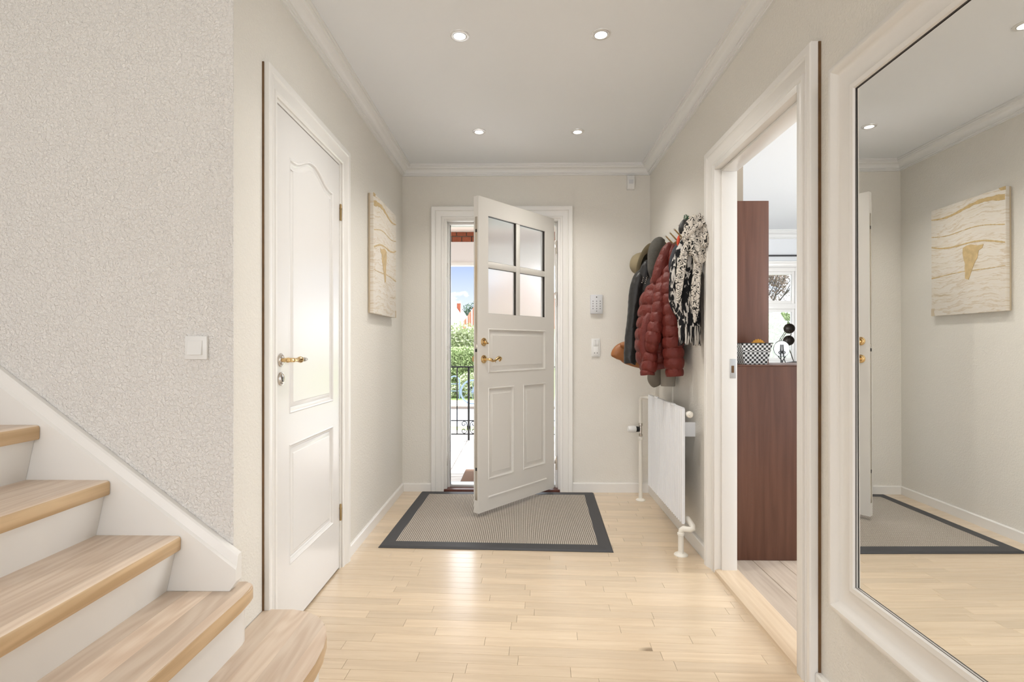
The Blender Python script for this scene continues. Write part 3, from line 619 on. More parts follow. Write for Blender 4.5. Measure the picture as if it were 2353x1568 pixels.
leaf2 = from_bm('leaf', bm_frame([(0, 0.111, Zb, Zt), (0.729, W, Zb, Zt), (0.111, 0.729, 1.970, Zt), (0.111, 0.729, 1.230, 1.329), (0.111, 0.729, 0.842, 0.940), (0.111, 0.729, Zb, 0.238), (0.370, 0.470, 0.238, 0.842)]), M['door_f'], d2)
boxes('muntin', [(0.400, 0.440, -TH + 0.004, -0.003, 1.329, 1.970), (0.111, 0.400, -TH + 0.004, -0.003, 1.630, 1.672), (0.440, 0.729, -TH + 0.004, -0.003, 1.630, 1.672)], M['door_f'], d2, 0.004)
for a0, a1 in ((0.111, 0.400), (0.440, 0.729)):
    for z0, z1 in ((1.329, 1.630), (1.672, 1.970)):
        box('pane', a0 - 0.001, a1 + 0.001, -0.030, -0.026, z0 - 0.001, z1 + 0.001, M['frost'], d2)
        sweep('glazing_spacer', [(0, 0), (0.0015, 0), (0.0015, 0.018), (0, 0.018)], [(a0, -0.026, z0), (a1, -0.026, z0), (a1, -0.026, z1), (a0, -0.026, z1)], (0, 1, 0), M['spacer'], d2, True)
def sunk_panel(name, a0, a1, z0, z1, rev=0.012):
    bm = bmesh.new(); rings = []
    for d, h in ((0, 0.0), (0.003, 0.004), (0.008, 0.003), (0.011, -0.010), (0.018, -0.012), (0.036, -0.005), (0.040, -0.0045), (0.044, -0.002)):
        rings.append([bm.verts.new((a, h, z)) for a, z in ((a0 + d, z0 + d), (a1 - d, z0 + d), (a1 - d, z1 - d), (a0 + d, z1 - d))])
    for a, b in zip(rings, rings[1:]):
        for k in range(4): bm.faces.new((a[k], a[(k + 1) % 4], b[(k + 1) % 4], b[k]))
    bm.faces.new(rings[-1])
    vs_ = [bm.verts.new(p) for p in ((a0, -TH + 0.008, z0), (a1, -TH + 0.008, z0), (a1, -TH + 0.008, z1), (a0, -TH + 0.008, z1))]; bm.faces.new(vs_)
    return from_bm(name, bm, M['door_f'], d2, 30)
sunk_panel('panel', 0.111, 0.729, 0.940, 1.230); sunk_panel('panel', 0.111, 0.370, 0.238, 0.842); sunk_panel('panel', 0.470, 0.729, 0.238, 0.842)
prism('drip_moulding', [(0.0, 0.118), (0.006, 0.121), (0.006, 0.126), (0.0, 0.131)], lambda u, v, h: (h, u, v), 0.10, 0.729, M['door_f'], d2)
box('lock_faceplate', W, W + 0.001, -0.030, -0.010, 0.12, 1.95, M['nickel'], d2)
for z in (1.087, 1.115): box('latch_bolt', W + 0.001, W + 0.004, -0.026, -0.014, z - 0.010, z + 0.010, M['dark'] if z < 1.1 else M['nickel'], d2)
for z in (1.86, 0.32): box('latch_hole', W + 0.001, W + 0.002, -0.026, -0.014, z - 0.010, z + 0.010, M['dark'], d2)
def ornate_rose(name, z, prt): return lathe(name, [(0.026, 0), (0.027, 0.002), (0.0255, 0.005), (0.023, 0.0055), (0.022, 0.008), (0.018, 0.010), (0.013, 0.0105), (0.012, 0.014), (0, 0.0145)], (0.773, 0, z), (0, 1, 0), M['brass'], prt)
hr = ornate_rose('handle_rose', 1.030, d2); hr['label'] = 'round polished brass handle rose'
tube('handle_lever', [(0.773, 0.010, 1.030), (0.773, 0.030, 1.030), (0.770, 0.046, 1.030), (0.757, 0.052, 1.027), (0.742, 0.052, 1.019), (0.722, 0.053, 1.021), (0.702, 0.054, 1.033), (0.684, 0.054, 1.039), (0.668, 0.054, 1.034), (0.660, 0.054, 1.028)], [0.0085, 0.0075, 0.0085, 0.0115, 0.0085, 0.0075, 0.009, 0.012, 0.011, 0.005], M['brass'], hr, 14)
lathe('handle_scroll', [(0, -0.008), (0.009, -0.006), (0.013, 0), (0.009, 0.006), (0, 0.008)], (0.676, 0.054, 1.026), (0, 1, 0), M['brass'], hr, 18)
lathe('handle_bead', [(0, -0.004), (0.004, 0), (0, 0.004)], (0.718, 0.053, 1.0115), (0, 0, 1), M['brass'], hr, 10)
lk = ornate_rose('lock_rose', 1.142, d2); lk['label'] = 'round polished brass lock rose with thumb turn'
lathe('thumb_turn', [(0, 0.012), (0.010, 0.014), (0.011, 0.020), (0.007, 0.024), (0, 0.026)], (0.770, 0, 1.140), (0, 1, 0), M['brass'], lk, 18)
box('thumb_wing', 0.750, 0.768, 0.018, 0.024, 1.128, 1.138, M['brass'], lk, 0.002)
lathe('outer_knob', [(0.024, 0), (0.024, 0.005), (0.008, 0.008), (0.008, 0.026), (0.019, 0.034), (0.021, 0.044), (0.012, 0.052), (0, 0.053)], (0.773, -TH, 1.030), (0, -1, 0), M['brass'], d2, 20)
XF = None
for z in (1.866, 1.472, 0.226):
    h = lathe('hinge', [(0, -0.052), (0.0075, -0.051), (0.0075, 0.051), (0, 0.052)], (0.272, 3.976, z), (0, 0, 1), M['nickel'], d2, 14)
    box('hinge_leaf', 0.258, 0.270, 3.968, 3.973, z - 0.004, z + 0.050, M['nickel'], h, 0.0005)

# ------------------------------------------------------------------ staircase (rising to the left along the stair wall)
NOSE = [-0.622, -0.842, -1.050, -1.272, -1.493, -1.714, -1.935]
TZ = [0.185, 0.357, 0.529, 0.700, 0.871, 1.042, 1.213]
SY0, SY1, TT = 0.62, 1.600, 0.045
stair = tag(empty('staircase', (-1.2, 1.1, 0)), 'pale pine staircase with white risers climbing left along the stippled wall', 'staircase')
end1 = [(-0.905, 1.832), (-0.80, 1.832), (-0.745, 1.817), (-0.695, 1.785), (-0.650, 1.730), (-0.625, 1.675), (-0.608, 1.600), (-0.601, 1.520), (-0.603, 1.44), (-0.612, 1.36), (-0.620, 1.26), (-0.622, 1.15)]
end2 = [(-0.9065, 1.668), (-0.885, 1.669), (-0.862, 1.662), (-0.849, 1.645), (-0.843, 1.615), (-0.842, 1.56)]
def y_at(outline, x):
    for (xa, ya), (xb, yb) in zip(outline, outline[1:]):
        if xa <= x <= xb: return ya + (yb - ya) * (x - xa) / (xb - xa + 1e-9)
    return outline[0][1]
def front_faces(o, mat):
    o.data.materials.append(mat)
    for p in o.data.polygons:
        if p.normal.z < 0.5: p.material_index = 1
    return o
def stave(parent, poly, z, mat, bev=0.0012):
    o = prism('stave', poly, XY, z - TT, z, mat, parent, bev, 40, 1); return o
for i in range(7):
    z, xn = TZ[i], NOSE[i]
    xb = NOSE[i + 1] - 0.055 if i < 6 else xn - 0.26
    nb = 3
    wid = (abs(xb - xn) - 0.034) / nb
    cuts = [xb + wid * k for k in range(nb + 1)]          # stave joints, ending at the nosing strip
    if i: t = box('tread', xb, cuts[1], SY0, SY1, z - TT, z, M['tread'], stair, 0.0012, 1)
    else: t = prism('tread', [(xb - 0.03, SY0), (cuts[1], SY0), (cuts[1], 1.832), (-0.9055, 1.832), (-0.9055, 1.634), (xb - 0.03, 1.634)], XY, z - TT, z, M['tread'], stair, 0.0012, 40, 1)
    if i >= 2:
        for a, b in zip(cuts[1:], cuts[2:]): stave(t, [(a, SY0), (b, SY0), (b, SY1), (a, SY1)], z, M['tread'])
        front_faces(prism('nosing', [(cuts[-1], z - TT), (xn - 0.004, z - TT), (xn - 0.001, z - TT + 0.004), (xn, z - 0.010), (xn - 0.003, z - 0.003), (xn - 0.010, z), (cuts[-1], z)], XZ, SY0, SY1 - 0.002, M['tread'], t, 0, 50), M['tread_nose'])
        rb = xn - 0.045
        prism('riser', [(xn - 0.018, z - TT), (rb, TZ[i - 1] - 0.001), (rb - 0.02, TZ[i - 1] - 0.001), (xn - 0.038, z - TT)], XZ, SY0 + 0.01, SY1 - 0.001, M['trim'], stair)
    else:
        outl = end1 if i == 0 else end2
        for a, b in zip(cuts[1:], cuts[2:]):
            a2 = max(a, outl[0][0])
            if b <= outl[0][0]: stave(t, [(a, SY0), (b, SY0), (b, SY1), (a, SY1)], z, M['tread']); continue
            inner = [p for p in outl if a2 < p[0] < b and p[1] > 1.66]
            if i == 1 and a < outl[0][0]: poly = [(a, SY0), (b, SY0), (b, y_at(outl, b))] + inner[::-1] + [(outl[0][0], outl[0][1]), (outl[0][0], SY1), (a, SY1)]
            else: poly = [(a, SY0), (b, SY0), (b, y_at(outl, b))] + inner[::-1] + [(a2, y_at(outl, a2)), (a2, SY1)] + ([(a, SY1)] if a < a2 - 1e-6 else [])
            stave(t, poly, z, M['tread'])
        c = cuts[-1]
        nosep = [(c, SY0), (xn, SY0)] + [p for p in outl if p[0] > c + 1e-4][::-1] + [(c, y_at(outl, c))]
        bm = bmesh.new(); bm_prism(bm, nosep, XY, z - TT, z)
        bmesh.ops.bevel(bm, geom=[e for e in bm.edges if abs(e.verts[0].co.z - e.verts[1].co.z) < 1e-6 and max(e.verts[0].co.x, e.verts[1].co.x) > c + 0.002], offset=0.004, segments=2, affect='EDGES')
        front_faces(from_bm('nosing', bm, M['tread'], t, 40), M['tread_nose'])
        # riser follows the rounded end, set back under the nosing
        ins = []
        pl = [(xn, SY0)] + outl[::-1]
        for k, p in enumerate(pl):
            q0, q1 = Vector(pl[max(k - 1, 0)]), Vector(pl[min(k + 1, len(pl) - 1)]); tt = (q1 - q0).normalized(); ins.append(tuple(Vector(p) + Vector((-tt.y, tt.x)) * 0.024))
        rp_ = [(xn - 0.12, SY0)] + ins + [(outl[0][0], outl[0][1] - 0.10 if i else outl[0][1] - 0.20), (xn - 0.12, 1.45)]
        ins_ok = [p for p in ins if p[0] > outl[0][0]]
        ring = ins_ok + [(outl[0][0] + 0.0, ins_ok[-1][1]), (outl[0][0], 1.59), (xn - 0.10, 1.59), (xn - 0.10, SY0)]
        zb = 0.0 if i == 0 else TZ[0]
        prism('riser', ring, XY, zb, z - TT, M['trim'], stair)
# back staves of the two lowest treads against the wall
sl = 0.762
zt_ = lambda x: 0.466 + (-0.880 - x) * sl
XE = -3.2
sg = prism('stringer', [(-0.880, zt_(-0.880) - 0.042), (-0.880, 0.386), (-0.900, 0.3575), (-1.10, 0.3575), (XE, zt_(XE) - 0.62), (XE, zt_(XE) - 0.042)], XZ, 1.600, 1.6335, M['trim'], stair)
sg['label'] = 'white sloping stringer board with a chamfered upper edge'
bm = bmesh.new(); sec = []
for x in (-0.880, XE):
    tz = zt_(x); sec.append([bm.verts.new(p) for p in ((x, 1.600, tz - 0.042), (x, 1.607, tz - 0.034), (x, 1.613, tz - 0.006), (x, 1.618, tz), (x, 1.6335, tz), (x, 1.6335, tz - 0.042))])
for k in range(6): bm.faces.new((sec[0][k], sec[0][(k + 1) % 6], sec[1][(k + 1) % 6], sec[1][k]))
bm.faces.new(sec[0]); bm.faces.new(sec[1][::-1])
from_bm('stringer_chamfer', bm, M['trim'], sg)

# ------------------------------------------------------------------ things in the hall
# door mat
mt = tag(empty('door_mat', (-0.13, 3.43, 0)), 'woven beige-grey mat with dark rubber border inside the front door', 'door mat')
mc = [(-0.786, 2.872), (0.502, 2.826), (0.552, 3.955), (-0.752, 3.962)]
def lerp_quad(q, d):
    return inset(q, d)
bm = bmesh.new()
o0, o1, o2 = mc, inset(mc, 0.010), inset(mc, 0.075)
rg = [[bm.verts.new((x, y_, z)) for x, y_ in q] for q, z in ((o0, 0.0008), (o0, 0.003), (o1, 0.011), (o2, 0.0125), (o2, 0.0008))]
for a, b in zip(rg, rg[1:]):
    for k in range(4): bm.faces.new((a[k], a[(k + 1) % 4], b[(k + 1) % 4], b[k]))
from_bm('border', bm, M['mat_edge'], mt)['label'] = 'dark grey rubber border'
bm = bmesh.new(); bm_prism(bm, inset(mc, 0.0745), XY, 0.0008, 0.0115); from_bm('woven_field', bm, M['mat'], mt)

# painting on the left wall: raised gold bands over a pale marbled canvas
pt = tag(empty('painting', (WALL_L, 3.37, 1.67)), 'abstract cream canvas with wavy gold bands hanging on the left wall', 'painting')
PX = WALL_L + 0.034; PY0, PY1, PZ0, PZ1 = 3.092, 3.655, 1.312, 2.030
box('canvas', WALL_L + 0.012, PX, PY0, PY1, PZ0, PZ1, M['canvas'], pt, 0.003)
box('stretcher', WALL_L + 0.002, WALL_L + 0.016, PY0 + 0.002, PY1 - 0.002, PZ0 + 0.002, PZ1 - 0.002, M['canvas_side'], pt)
rng = random.Random(8)
def band(v_far, v_near, thick_far, thick_near, amp, ph, gap=0.0):
    """one wavy gold band; v measured down from the top edge as a fraction of the height"""
    bm = bmesh.new(); n = 70; prev = None
    for k in range(n + 1):
        t = k / n                                      # 0 far edge, 1 near edge
        yy = PY1 - 0.004 - t * (PY1 - PY0 - 0.008)
        v = v_far + (v_near - v_far) * t + amp * math.sin(2 * math.pi * (t * 1.05 + ph))
        th = 1.0 * (thick_far + (thick_near - thick_far) * t) * (0.55 + 0.9 * (0.5 + 0.5 * noise.noise((t * 14, v_far * 31, 2.0)))) + 0.0022 * noise.noise((t * 60, v_far * 9, 0)) + 0.0012 * noise.noise((t * 130, v_far * 19, 3))
        if gap and noise.noise((t * 22, v_far * 17, 5.0)) < -gap: th = 0
        zc = PZ1 - v * (PZ1 - PZ0); row_ = [bm.verts.new((PX + 0.0012, yy, zc + th)), bm.verts.new((PX + 0.0012, yy, zc - th)), bm.verts.new((PX - 0.001, yy, zc + th + 0.001)), bm.verts.new((PX - 0.001, yy, zc - th - 0.001))]
        if prev and (th > 0 or prev[4] > 0):
            bm.faces.new((prev[0], prev[1], row_[1], row_[0])); bm.faces.new((prev[2], prev[0], row_[0], row_[2])); bm.faces.new((prev[1], prev[3], row_[3], row_[1]))
        prev = row_ + [th]
    return from_bm('gold_band', bm, M['gold'], pt, 40)
band(0.085, 0.075, 0.003, 0.015, 0.022, 0.02); band(0.245, 0.295, 0.0018, 0.0026, 0.018, 0.05); band(0.345, 0.44, 0.0045, 0.0045, 0.020, 0.03); band(0.636, 0.63, 0.0030, 0.0016, 0.006, 0.3)
def pv(u, v): return (PY1 - u * (PY1 - PY0), PZ1 - v * (PZ1 - PZ0))
blot = [pv(u + 0.008 * noise.noise((u * 40, v * 40, 1)), v) for u, v in ((0.47, 0.42), (0.52, 0.405), (0.58, 0.405), (0.66, 0.425), (0.74, 0.425), (0.72, 0.455), (0.675, 0.47), (0.66, 0.53), (0.62, 0.57), (0.60, 0.61), (0.565, 0.66), (0.545, 0.705), (0.515, 0.70), (0.495, 0.69), (0.50, 0.64), (0.49, 0.60), (0.495, 0.56), (0.475, 0.52), (0.465, 0.47))]
prism('gold_patch', blot, YZ, PX - 0.001, PX + 0.0018, M['gold'], pt, 0, 30)
prism('gold_patch', [pv(u, v) for u, v in ((0.92, 0.0), (1.0, 0.0), (1.0, 0.03), (0.95, 0.025))], YZ, PX - 0.001, PX + 0.0015, M['gold'], pt, 0, 30)
prism('gold_patch', [pv(u, v) for u, v in ((0.0, 0.93), (0.05, 0.93), (0.04, 0.96), (0.05, 0.998), (0.0, 0.998))], YZ, PX - 0.001, PX + 0.0015, M['canvas_side'], pt, 0, 30)

# mirror on the right wall
XF = right_wall
mr_ = tag(empty('wall_mirror', (right_wall((0.988, 1.05, 1.14))[0], 1.05, 0.32)), 'large mirror in a white moulded frame on the right wall', 'mirror')
fprof = [(0, 0.0), (0, 0.016), (0.004, 0.021), (0.010, 0.023), (0.017, 0.021), (0.023, 0.017), (0.038, 0.014), (0.058, 0.0155), (0.074, 0.021), (0.084, 0.030), (0.089, 0.036), (0.095, 0.039), (0.104, 0.040), (0.110, 0.036), (0.113, 0.026), (0.114, 0.0)]
fprof = [(0.114 - u, v) for u, v in fprof]          # u = 0 at the glass, outwards
MY0, MY1, MZ0, MZ1 = 0.58, 1.476, 0.440, 1.838
fprof = [(u, v) for u, v in [(0.0, 0.0), (0.0, 0.022), (0.003, 0.027), (0.016, 0.028), (0.020, 0.025), (0.030, 0.021), (0.052, 0.018), (0.070, 0.021), (0.082, 0.028), (0.086, 0.034), (0.092, 0.038), (0.102, 0.038), (0.109, 0.034), (0.113, 0.026), (0.114, 0.0)]]
sweep('frame', fprof, [(0.988, MY0, MZ0), (0.988, MY0, MZ1), (0.988, MY1, MZ1), (0.988, MY1, MZ0)], (-1, 0, 0), M['mirror_frame'], mr_, True)
bm = bmesh.new()
for (p0, p1) in (((0.974, 0.9715)),):
    v_ = [bm.verts.new(p) for p in ((0.9715, MY0 - 0.004, MZ0 - 0.004), (0.9715, MY1 + 0.004, MZ0 - 0.004), (0.9690, MY1 + 0.004, MZ1 + 0.004), (0.9690, MY0 - 0.004, MZ1 + 0.004))]
    w_ = [bm.verts.new((0.986, v.co.y, v.co.z)) for v in v_]
    bm.faces.new(v_); bm.faces.new(w_[::-1])
    for k in range(4): bm.faces.new((v_[k], w_[k], w_[(k + 1) % 4], v_[(k + 1) % 4]))
from_bm('glass', bm, M['mirror'], mr_)
sweep('glass_edge', [(0, 0), (0.003, 0), (0.003, 0.0012), (0, 0.0012)], [(0.968, MY0 + 0.001, MZ0 + 0.001), (0.968, MY0 + 0.001, MZ1 - 0.003), (0.968, MY1 - 0.003, MZ1 - 0.003), (0.968, MY1 - 0.003, MZ0 + 0.001)], (-1, 0, 0), M['spacer'], mr_, True)
XF = None

# switches, keypad and sensor
lsw = tag(empty('light_switch', (-1.017, STAIR_Y, 1.113)), 'square white rocker light switch on the stippled stair wall', 'light switch')
sx0, sx1, sz0, sz1 = -1.055, -0.985, 1.074, 1.148
box('plate', sx0, sx1, STAIR_Y - 0.011, STAIR_Y, sz0, sz1, M['plastic'], lsw, 0.002)
prism('rocker', [(STAIR_Y - 0.010, sz0 + 0.014), (STAIR_Y - 0.020, sz0 + 0.015), (STAIR_Y - 0.0125, sz1 - 0.015), (STAIR_Y - 0.010, sz1 - 0.014)], lambda u, v, h: (h, u, v), sx0 + 0.012, sx1 - 0.014, M['plastic'], lsw, 0.001)
kp = tag(empty('alarm_keypad', (0.578, WALL_B, 1.433)), 'white alarm keypad with small grey buttons on the end wall', 'keypad')
box('case', 0.532, 0.625, WALL_B - 0.022, WALL_B, 1.360, 1.506, M['plastic_grey'], kp, 0.004)
bt = None
for r_ in range(5):
    for c_ in range(3):
        if r_ == 4 and c_ != 1: continue
        x, z = 0.551 + c_ * 0.0272, 1.456 - r_ * 0.0188
        if bt is None: bt = lathe('button', [(0.0042, 0), (0.0042, 0.0015), (0, 0.002)], (x, WALL_B - 0.022, z), (0, -1, 0), M['grey_dot'], kp, 12); b0 = (x, z)
        else:
            c = bt.copy(); COL.objects.link(c); c.location = Vector(bt.location) + Vector((x - b0[0], 0, z - b0[1]))
lathe('indicator', [(0.0042, 0), (0.0042, 0.001), (0, 0.0015)], (0.578, WALL_B - 0.022, 1.487), (0, -1, 0), M['dark'], kp, 12)
so = tag(empty('switch_and_socket', (0.575, WALL_B, 1.10)), 'white double switch above a socket below the alarm keypad', 'socket')
box('plate', 0.541, 0.608, WALL_B - 0.010, WALL_B, 1.034, 1.172, M['plastic'], so, 0.003)
for x in (0.5545, 0.5755): box('rocker', x, x + 0.0195, WALL_B - 0.015, WALL_B - 0.008, 1.118, 1.162, M['plastic'], so, 0.0015)
sf = box('socket_face', 0.554, 0.595, WALL_B - 0.013, WALL_B - 0.008, 1.044, 1.112, M['plastic'], so, 0.0015)
for x in (0.5645, 0.5845): lathe('socket_hole', [(0.0032, 0), (0.0032, 0.0008), (0, 0.0009)], (x, WALL_B - 0.013, 1.062), (0, -1, 0), M['dark'], sf, 12)
ms = tag(empty('motion_sensor', (0.836, WALL_B, 2.36)), 'small white motion sensor high in the corner above the coats', 'motion sensor')
prism('case', [(WALL_B, 2.303), (WALL_B - 0.022, 2.308), (WALL_B - 0.034, 2.335), (WALL_B - 0.036, 2.398), (WALL_B - 0.030, 2.409), (WALL_B, 2.412)], lambda u, v, h: (h, u, v), 0.810, 0.863, M['plastic'], ms, 0.004)
box('lens', 0.820, 0.853, WALL_B - 0.0375, WALL_B - 0.034, 2.345, 2.375, M['plastic_grey'], ms, 0.001)

# recessed ceiling spots
def downlight(x, y, label):
    d = tag(empty('ceiling_spotlight', (x, y, CEIL)), label, 'spotlight', 'recessed ceiling spotlights')
    lathe('trim_ring', [(0.0275, 0.006), (0.0275, -0.001), (0.030, 0.005), (0.034, 0.006), (0.042, 0.004), (0.043, 0.0)], (x, y, CEIL), (0, 0, -1), M['chrome_white'], d)
    b = lathe('lens', [(0, 0.0012), (0.0270, 0.0012)], (x, y, CEIL), (0, 0, -1), M['bulb'], d)
    l = light('spot_beam', 'SPOT', (x, y, CEIL - 0.02), 27, (1.0, 0.965, 0.91), (0, 0, -1), spot_size=R(130), spot_blend=0.9, shadow_soft_size=0.03)
    parent_to(l, d)
    return d
downlight(-0.269, 2.303, 'lit round ceiling spotlight nearest the viewer on the left, white rim')
downlight(0.354, 2.304, 'lit round ceiling spotlight nearest the viewer on the right, white rim')
downlight(-0.265, 3.338, 'lit round ceiling spotlight near the front door on the left, white rim')
downlight(0.365, 3.348, 'lit round ceiling spotlight near the front door on the right, white rim')

# radiator
XF = right_wall
ra = tag(empty('radiator', (right_wall((0.93, 3.2, 0))[0], 3.2, 0.16)), 'white ribbed panel radiator with thermostat on the right wall under the coats', 'radiator')
RX, RY0, RY1, RZ0, RZ1 = 0.876, 2.800, 3.585, 0.166, 0.783
bm = bmesh.new(); nrib = 24; pr = []
stp = (RY1 - RY0 - 0.03) / nrib
pr.append((RY0, RX + 0.004)); pr.append((RY0 + 0.004, RX)); pr.append((RY0 + 0.013, RX))
for k in range(nrib):
    y0 = RY0 + 0.015 + k * stp
    pr += [(y0 + stp * 0.10, RX), (y0 + stp * 0.30, RX + 0.005), (y0 + stp * 0.70, RX + 0.005), (y0 + stp * 0.90, RX)]
pr += [(RY1 - 0.004, RX), (RY1, RX + 0.004), (RY1, RX + 0.014), (RY0, RX + 0.014)]
bm_prism(bm, pr, lambda u, v, h: (v, u, h), RZ0, RZ1); from_bm('front_panel', bm, M['radiator'], ra, 25)
box('back_plate', RX + 0.0145, RX + 0.0165, RY0 + 0.002, RY1 - 0.002, RZ0 + 0.004, RZ1 - 0.004, M['radiator'], ra)

box('top_rail', RX + 0.002, RX + 0.0145, RY0 + 0.003, RY1 - 0.003, RZ1 + 0.0005, RZ1 + 0.003, M['radiator'], ra, 0.001)
for y_ in (2.96, 3.34): box('top_clip', RX - 0.002, RX + 0.012, y_, y_ + 0.07, RZ1 - 0.006, RZ1 + 0.007, M['radiator'], ra, 0.002)
for y_ in (2.93, 3.45): box('wall_bracket', RX + 0.0168, 0.988, y_, y_ + 0.006, 0.61, 0.69, M['radiator'], ra)
lathe('bleed_valve', [(0.012, 0), (0.012, 0.022), (0.017, 0.024), (0.018, 0.042), (0.014, 0.048), (0.009, 0.049), (0.008, 0.058), (0, 0.059)], (0.912, RY0 + 0.020, 0.752), (0, -1, 0), M['pipe'], ra, 20)
XF = None
tube('supply_pipe', [(0.868, 3.790, 0.0), (0.868, 3.790, 0.465)], 0.0135, M['pipe'], ra)
tube('supply_pipe', [(0.868, 3.790, 0.555), (0.868, 3.790, 0.725), (0.872, 3.784, 0.741), (0.882, 3.765, 0.748), (0.905, 3.700, 0.748), (0.912, 3.585, 0.748)], 0.0125, M['pipe'], ra)
lathe("floor_flange", [(0.034, 0.0), (0.034, 0.004), (0.026, 0.010), (0.016, 0.013), (0.0135, 0.02)], (0.868, 3.790, 0), (0, 0, 1), M['pipe'], ra)
lathe('pipe_collar', [(0.0135, 0.435), (0.019, 0.44), (0.020, 0.456), (0.015, 0.462)], (0.868, 3.790, 0), (0, 0, 1), M['pipe'], ra)
vb = lathe('valve_body', [(0.010, 0.460), (0.014, 0.465), (0.014, 0.478), (0.010, 0.482), (0.012, 0.512), (0.010, 0.535), (0.015, 0.54), (0.015, 0.558), (0.010, 0.56)], (0.868, 3.790, 0), (0, 0, 1), M['nickel'], ra, 16)
lathe('valve_collar', [(0.012, 0.008), (0.019, 0.014), (0.020, 0.034), (0.016, 0.036)], (0.868, 3.790, 0.514), (-1, -0.12, 0.02), M['iron'], vb, 18)
lathe('thermostat_head', [(0.016, 0.034), (0.024, 0.038), (0.0255, 0.052), (0.024, 0.085), (0.019, 0.094), (0, 0.096)], (0.868, 3.790, 0.514), (-1, -0.12, 0.02), M['plastic'], ra, 22)
tube('return_pipe', [(0.856, 2.801, 0.0), (0.856, 2.801, 0.118), (0.858, 2.800, 0.134), (0.868, 2.796, 0.142), (0.900, 2.782, 0.142), (0.912, 2.782, 0.148), (0.914, 2.790, 0.158), (0.905, 2.82, 0.178), (0.902, 2.838, 0.185)], [0.0150] * 3 + [0.0158, 0.0150, 0.0165, 0.0160, 0.0145, 0.0145], M['pipe'], ra)
lathe('floor_flange', [(0.036, 0.0), (0.036, 0.004), (0.030, 0.009), (0.018, 0.013), (0.015, 0.02)], (0.856, 2.801, 0), (0, 0, 1), M['pipe'], ra)
lathe('pipe_collar', [(0.0150, 0.105), (0.019, 0.108), (0.019, 0.118), (0.015, 0.122)], (0.856, 2.801, 0), (0, 0, 1), M['pipe'], ra)

# ------------------------------------------------------------------ coat rack and what hangs on it
def nz3(a, b, c): return noise.noise((a, b, c))
rk = tag(empty('coat_rack', (xr(3.25), 3.25, 1.70)), 'wall coat rack with slanting wooden pegs, half hidden by clothes', 'coat rack')
XF = right_wall
box('rail', 0.968, 0.988, 2.74, 3.78, 1.715, 1.765, M['brass_old'], rk, 0.003)
for k in range(11):
    y_ = 2.80 + 0.0945 * k
    p = tube('peg', [(0.972, y_, 1.740), (0.915, y_, 1.802)], [0.0048, 0.0038], M['brass_old'], rk, 10)
    lathe('peg_knob', [(0, -0.005), (0.0055, -0.002), (0.0055, 0.003), (0, 0.006)], (0.915, y_, 1.802), (-0.68, 0, 0.73), M['nickel'], p, 12)
XF = None

# rust-red quilted jacket
def quilt(per, amp, wr=0.035, seed=0.0, ph=0.0):
    def f(th, s, t):
        w = s / per + ph + 0.10 * nz3(math.cos(th) * 1.5 + seed, math.sin(th) * 1.5, s * 7)
        b = abs(math.sin(math.pi * w)) ** 0.42
        pucker = 0.030 * (1 - b) ** 0.6 * math.sin(13 * th + 4 * nz3(th * 2, math.floor(w) * 3.1 + seed, 1.0) + seed)
        return 1 - amp + amp * 1.55 * b + wr * nz3(math.cos(th) * 2.2 + seed, math.sin(th) * 2.2, s * 16) + 0.6 * wr * nz3(math.cos(th) * 6, math.sin(th) * 6 + seed, s * 45) + pucker
    return f
rj = tag(empty('quilted_jacket', (0.84, 3.15, 0.95)), 'rust-red quilted down jacket hanging in the middle of the coat rack', 'jacket', 'clothes on the coat rack')
loft('body', [(0.905, 3.16, 1.672, 0.045, 0.05), (0.895, 3.16, 1.61, 0.062, 0.08), (0.880, 3.16, 1.53, 0.082, 0.10), (0.868, 3.16, 1.46, 0.094, 0.108), (0.842, 3.16, 1.384, 0.114, 0.11), (0.832, 3.16, 1.264, 0.124, 0.113), (0.826, 3.16, 1.146, 0.130, 0.115), (0.830, 3.16, 1.05, 0.126, 0.113), (0.842, 3.16, 0.985, 0.112, 0.108)], M['red_nylon'], rj, 80, 18, quilt(0.066, 0.085, 0.04, 3.0))
loft('sleeve', [(0.880, 3.10, 1.575, 0.040, 0.045), (0.868, 3.06, 1.50, 0.050, 0.052), (0.858, 3.03, 1.40, 0.050, 0.052), (0.863, 3.005, 1.30, 0.052, 0.052), (0.866, 3.00, 1.20, 0.056, 0.056), (0.870, 3.00, 1.12, 0.058, 0.056), (0.876, 3.00, 1.03, 0.055, 0.054), (0.880, 3.00, 0.958, 0.047, 0.048), (0.881, 3.00, 0.944, 0.044, 0.044)], M['red_nylon'], rj, 64, 18, quilt(0.061, 0.15, 0.04, 1.0))
loft('sleeve', [(0.868, 3.12, 1.565, 0.038, 0.045), (0.836, 3.08, 1.48, 0.042, 0.045), (0.812, 3.05, 1.40, 0.040, 0.044), (0.797, 3.03, 1.33, 0.038, 0.042), (0.781, 3.02, 1.25, 0.040, 0.042), (0.765, 3.01, 1.18, 0.043, 0.044), (0.754, 3.01, 1.135, 0.040, 0.042), (0.757, 3.035, 1.092, 0.033, 0.036), (0.752, 3.04, 1.055, 0.040, 0.041), (0.745, 3.04, 1.00, 0.043, 0.043), (0.736, 3.04, 0.958, 0.041, 0.041), (0.735, 3.04, 0.950, 0.036, 0.036)], M['red_nylon'], rj, 64, 18, quilt(0.058, 0.15, 0.06, 7.0))
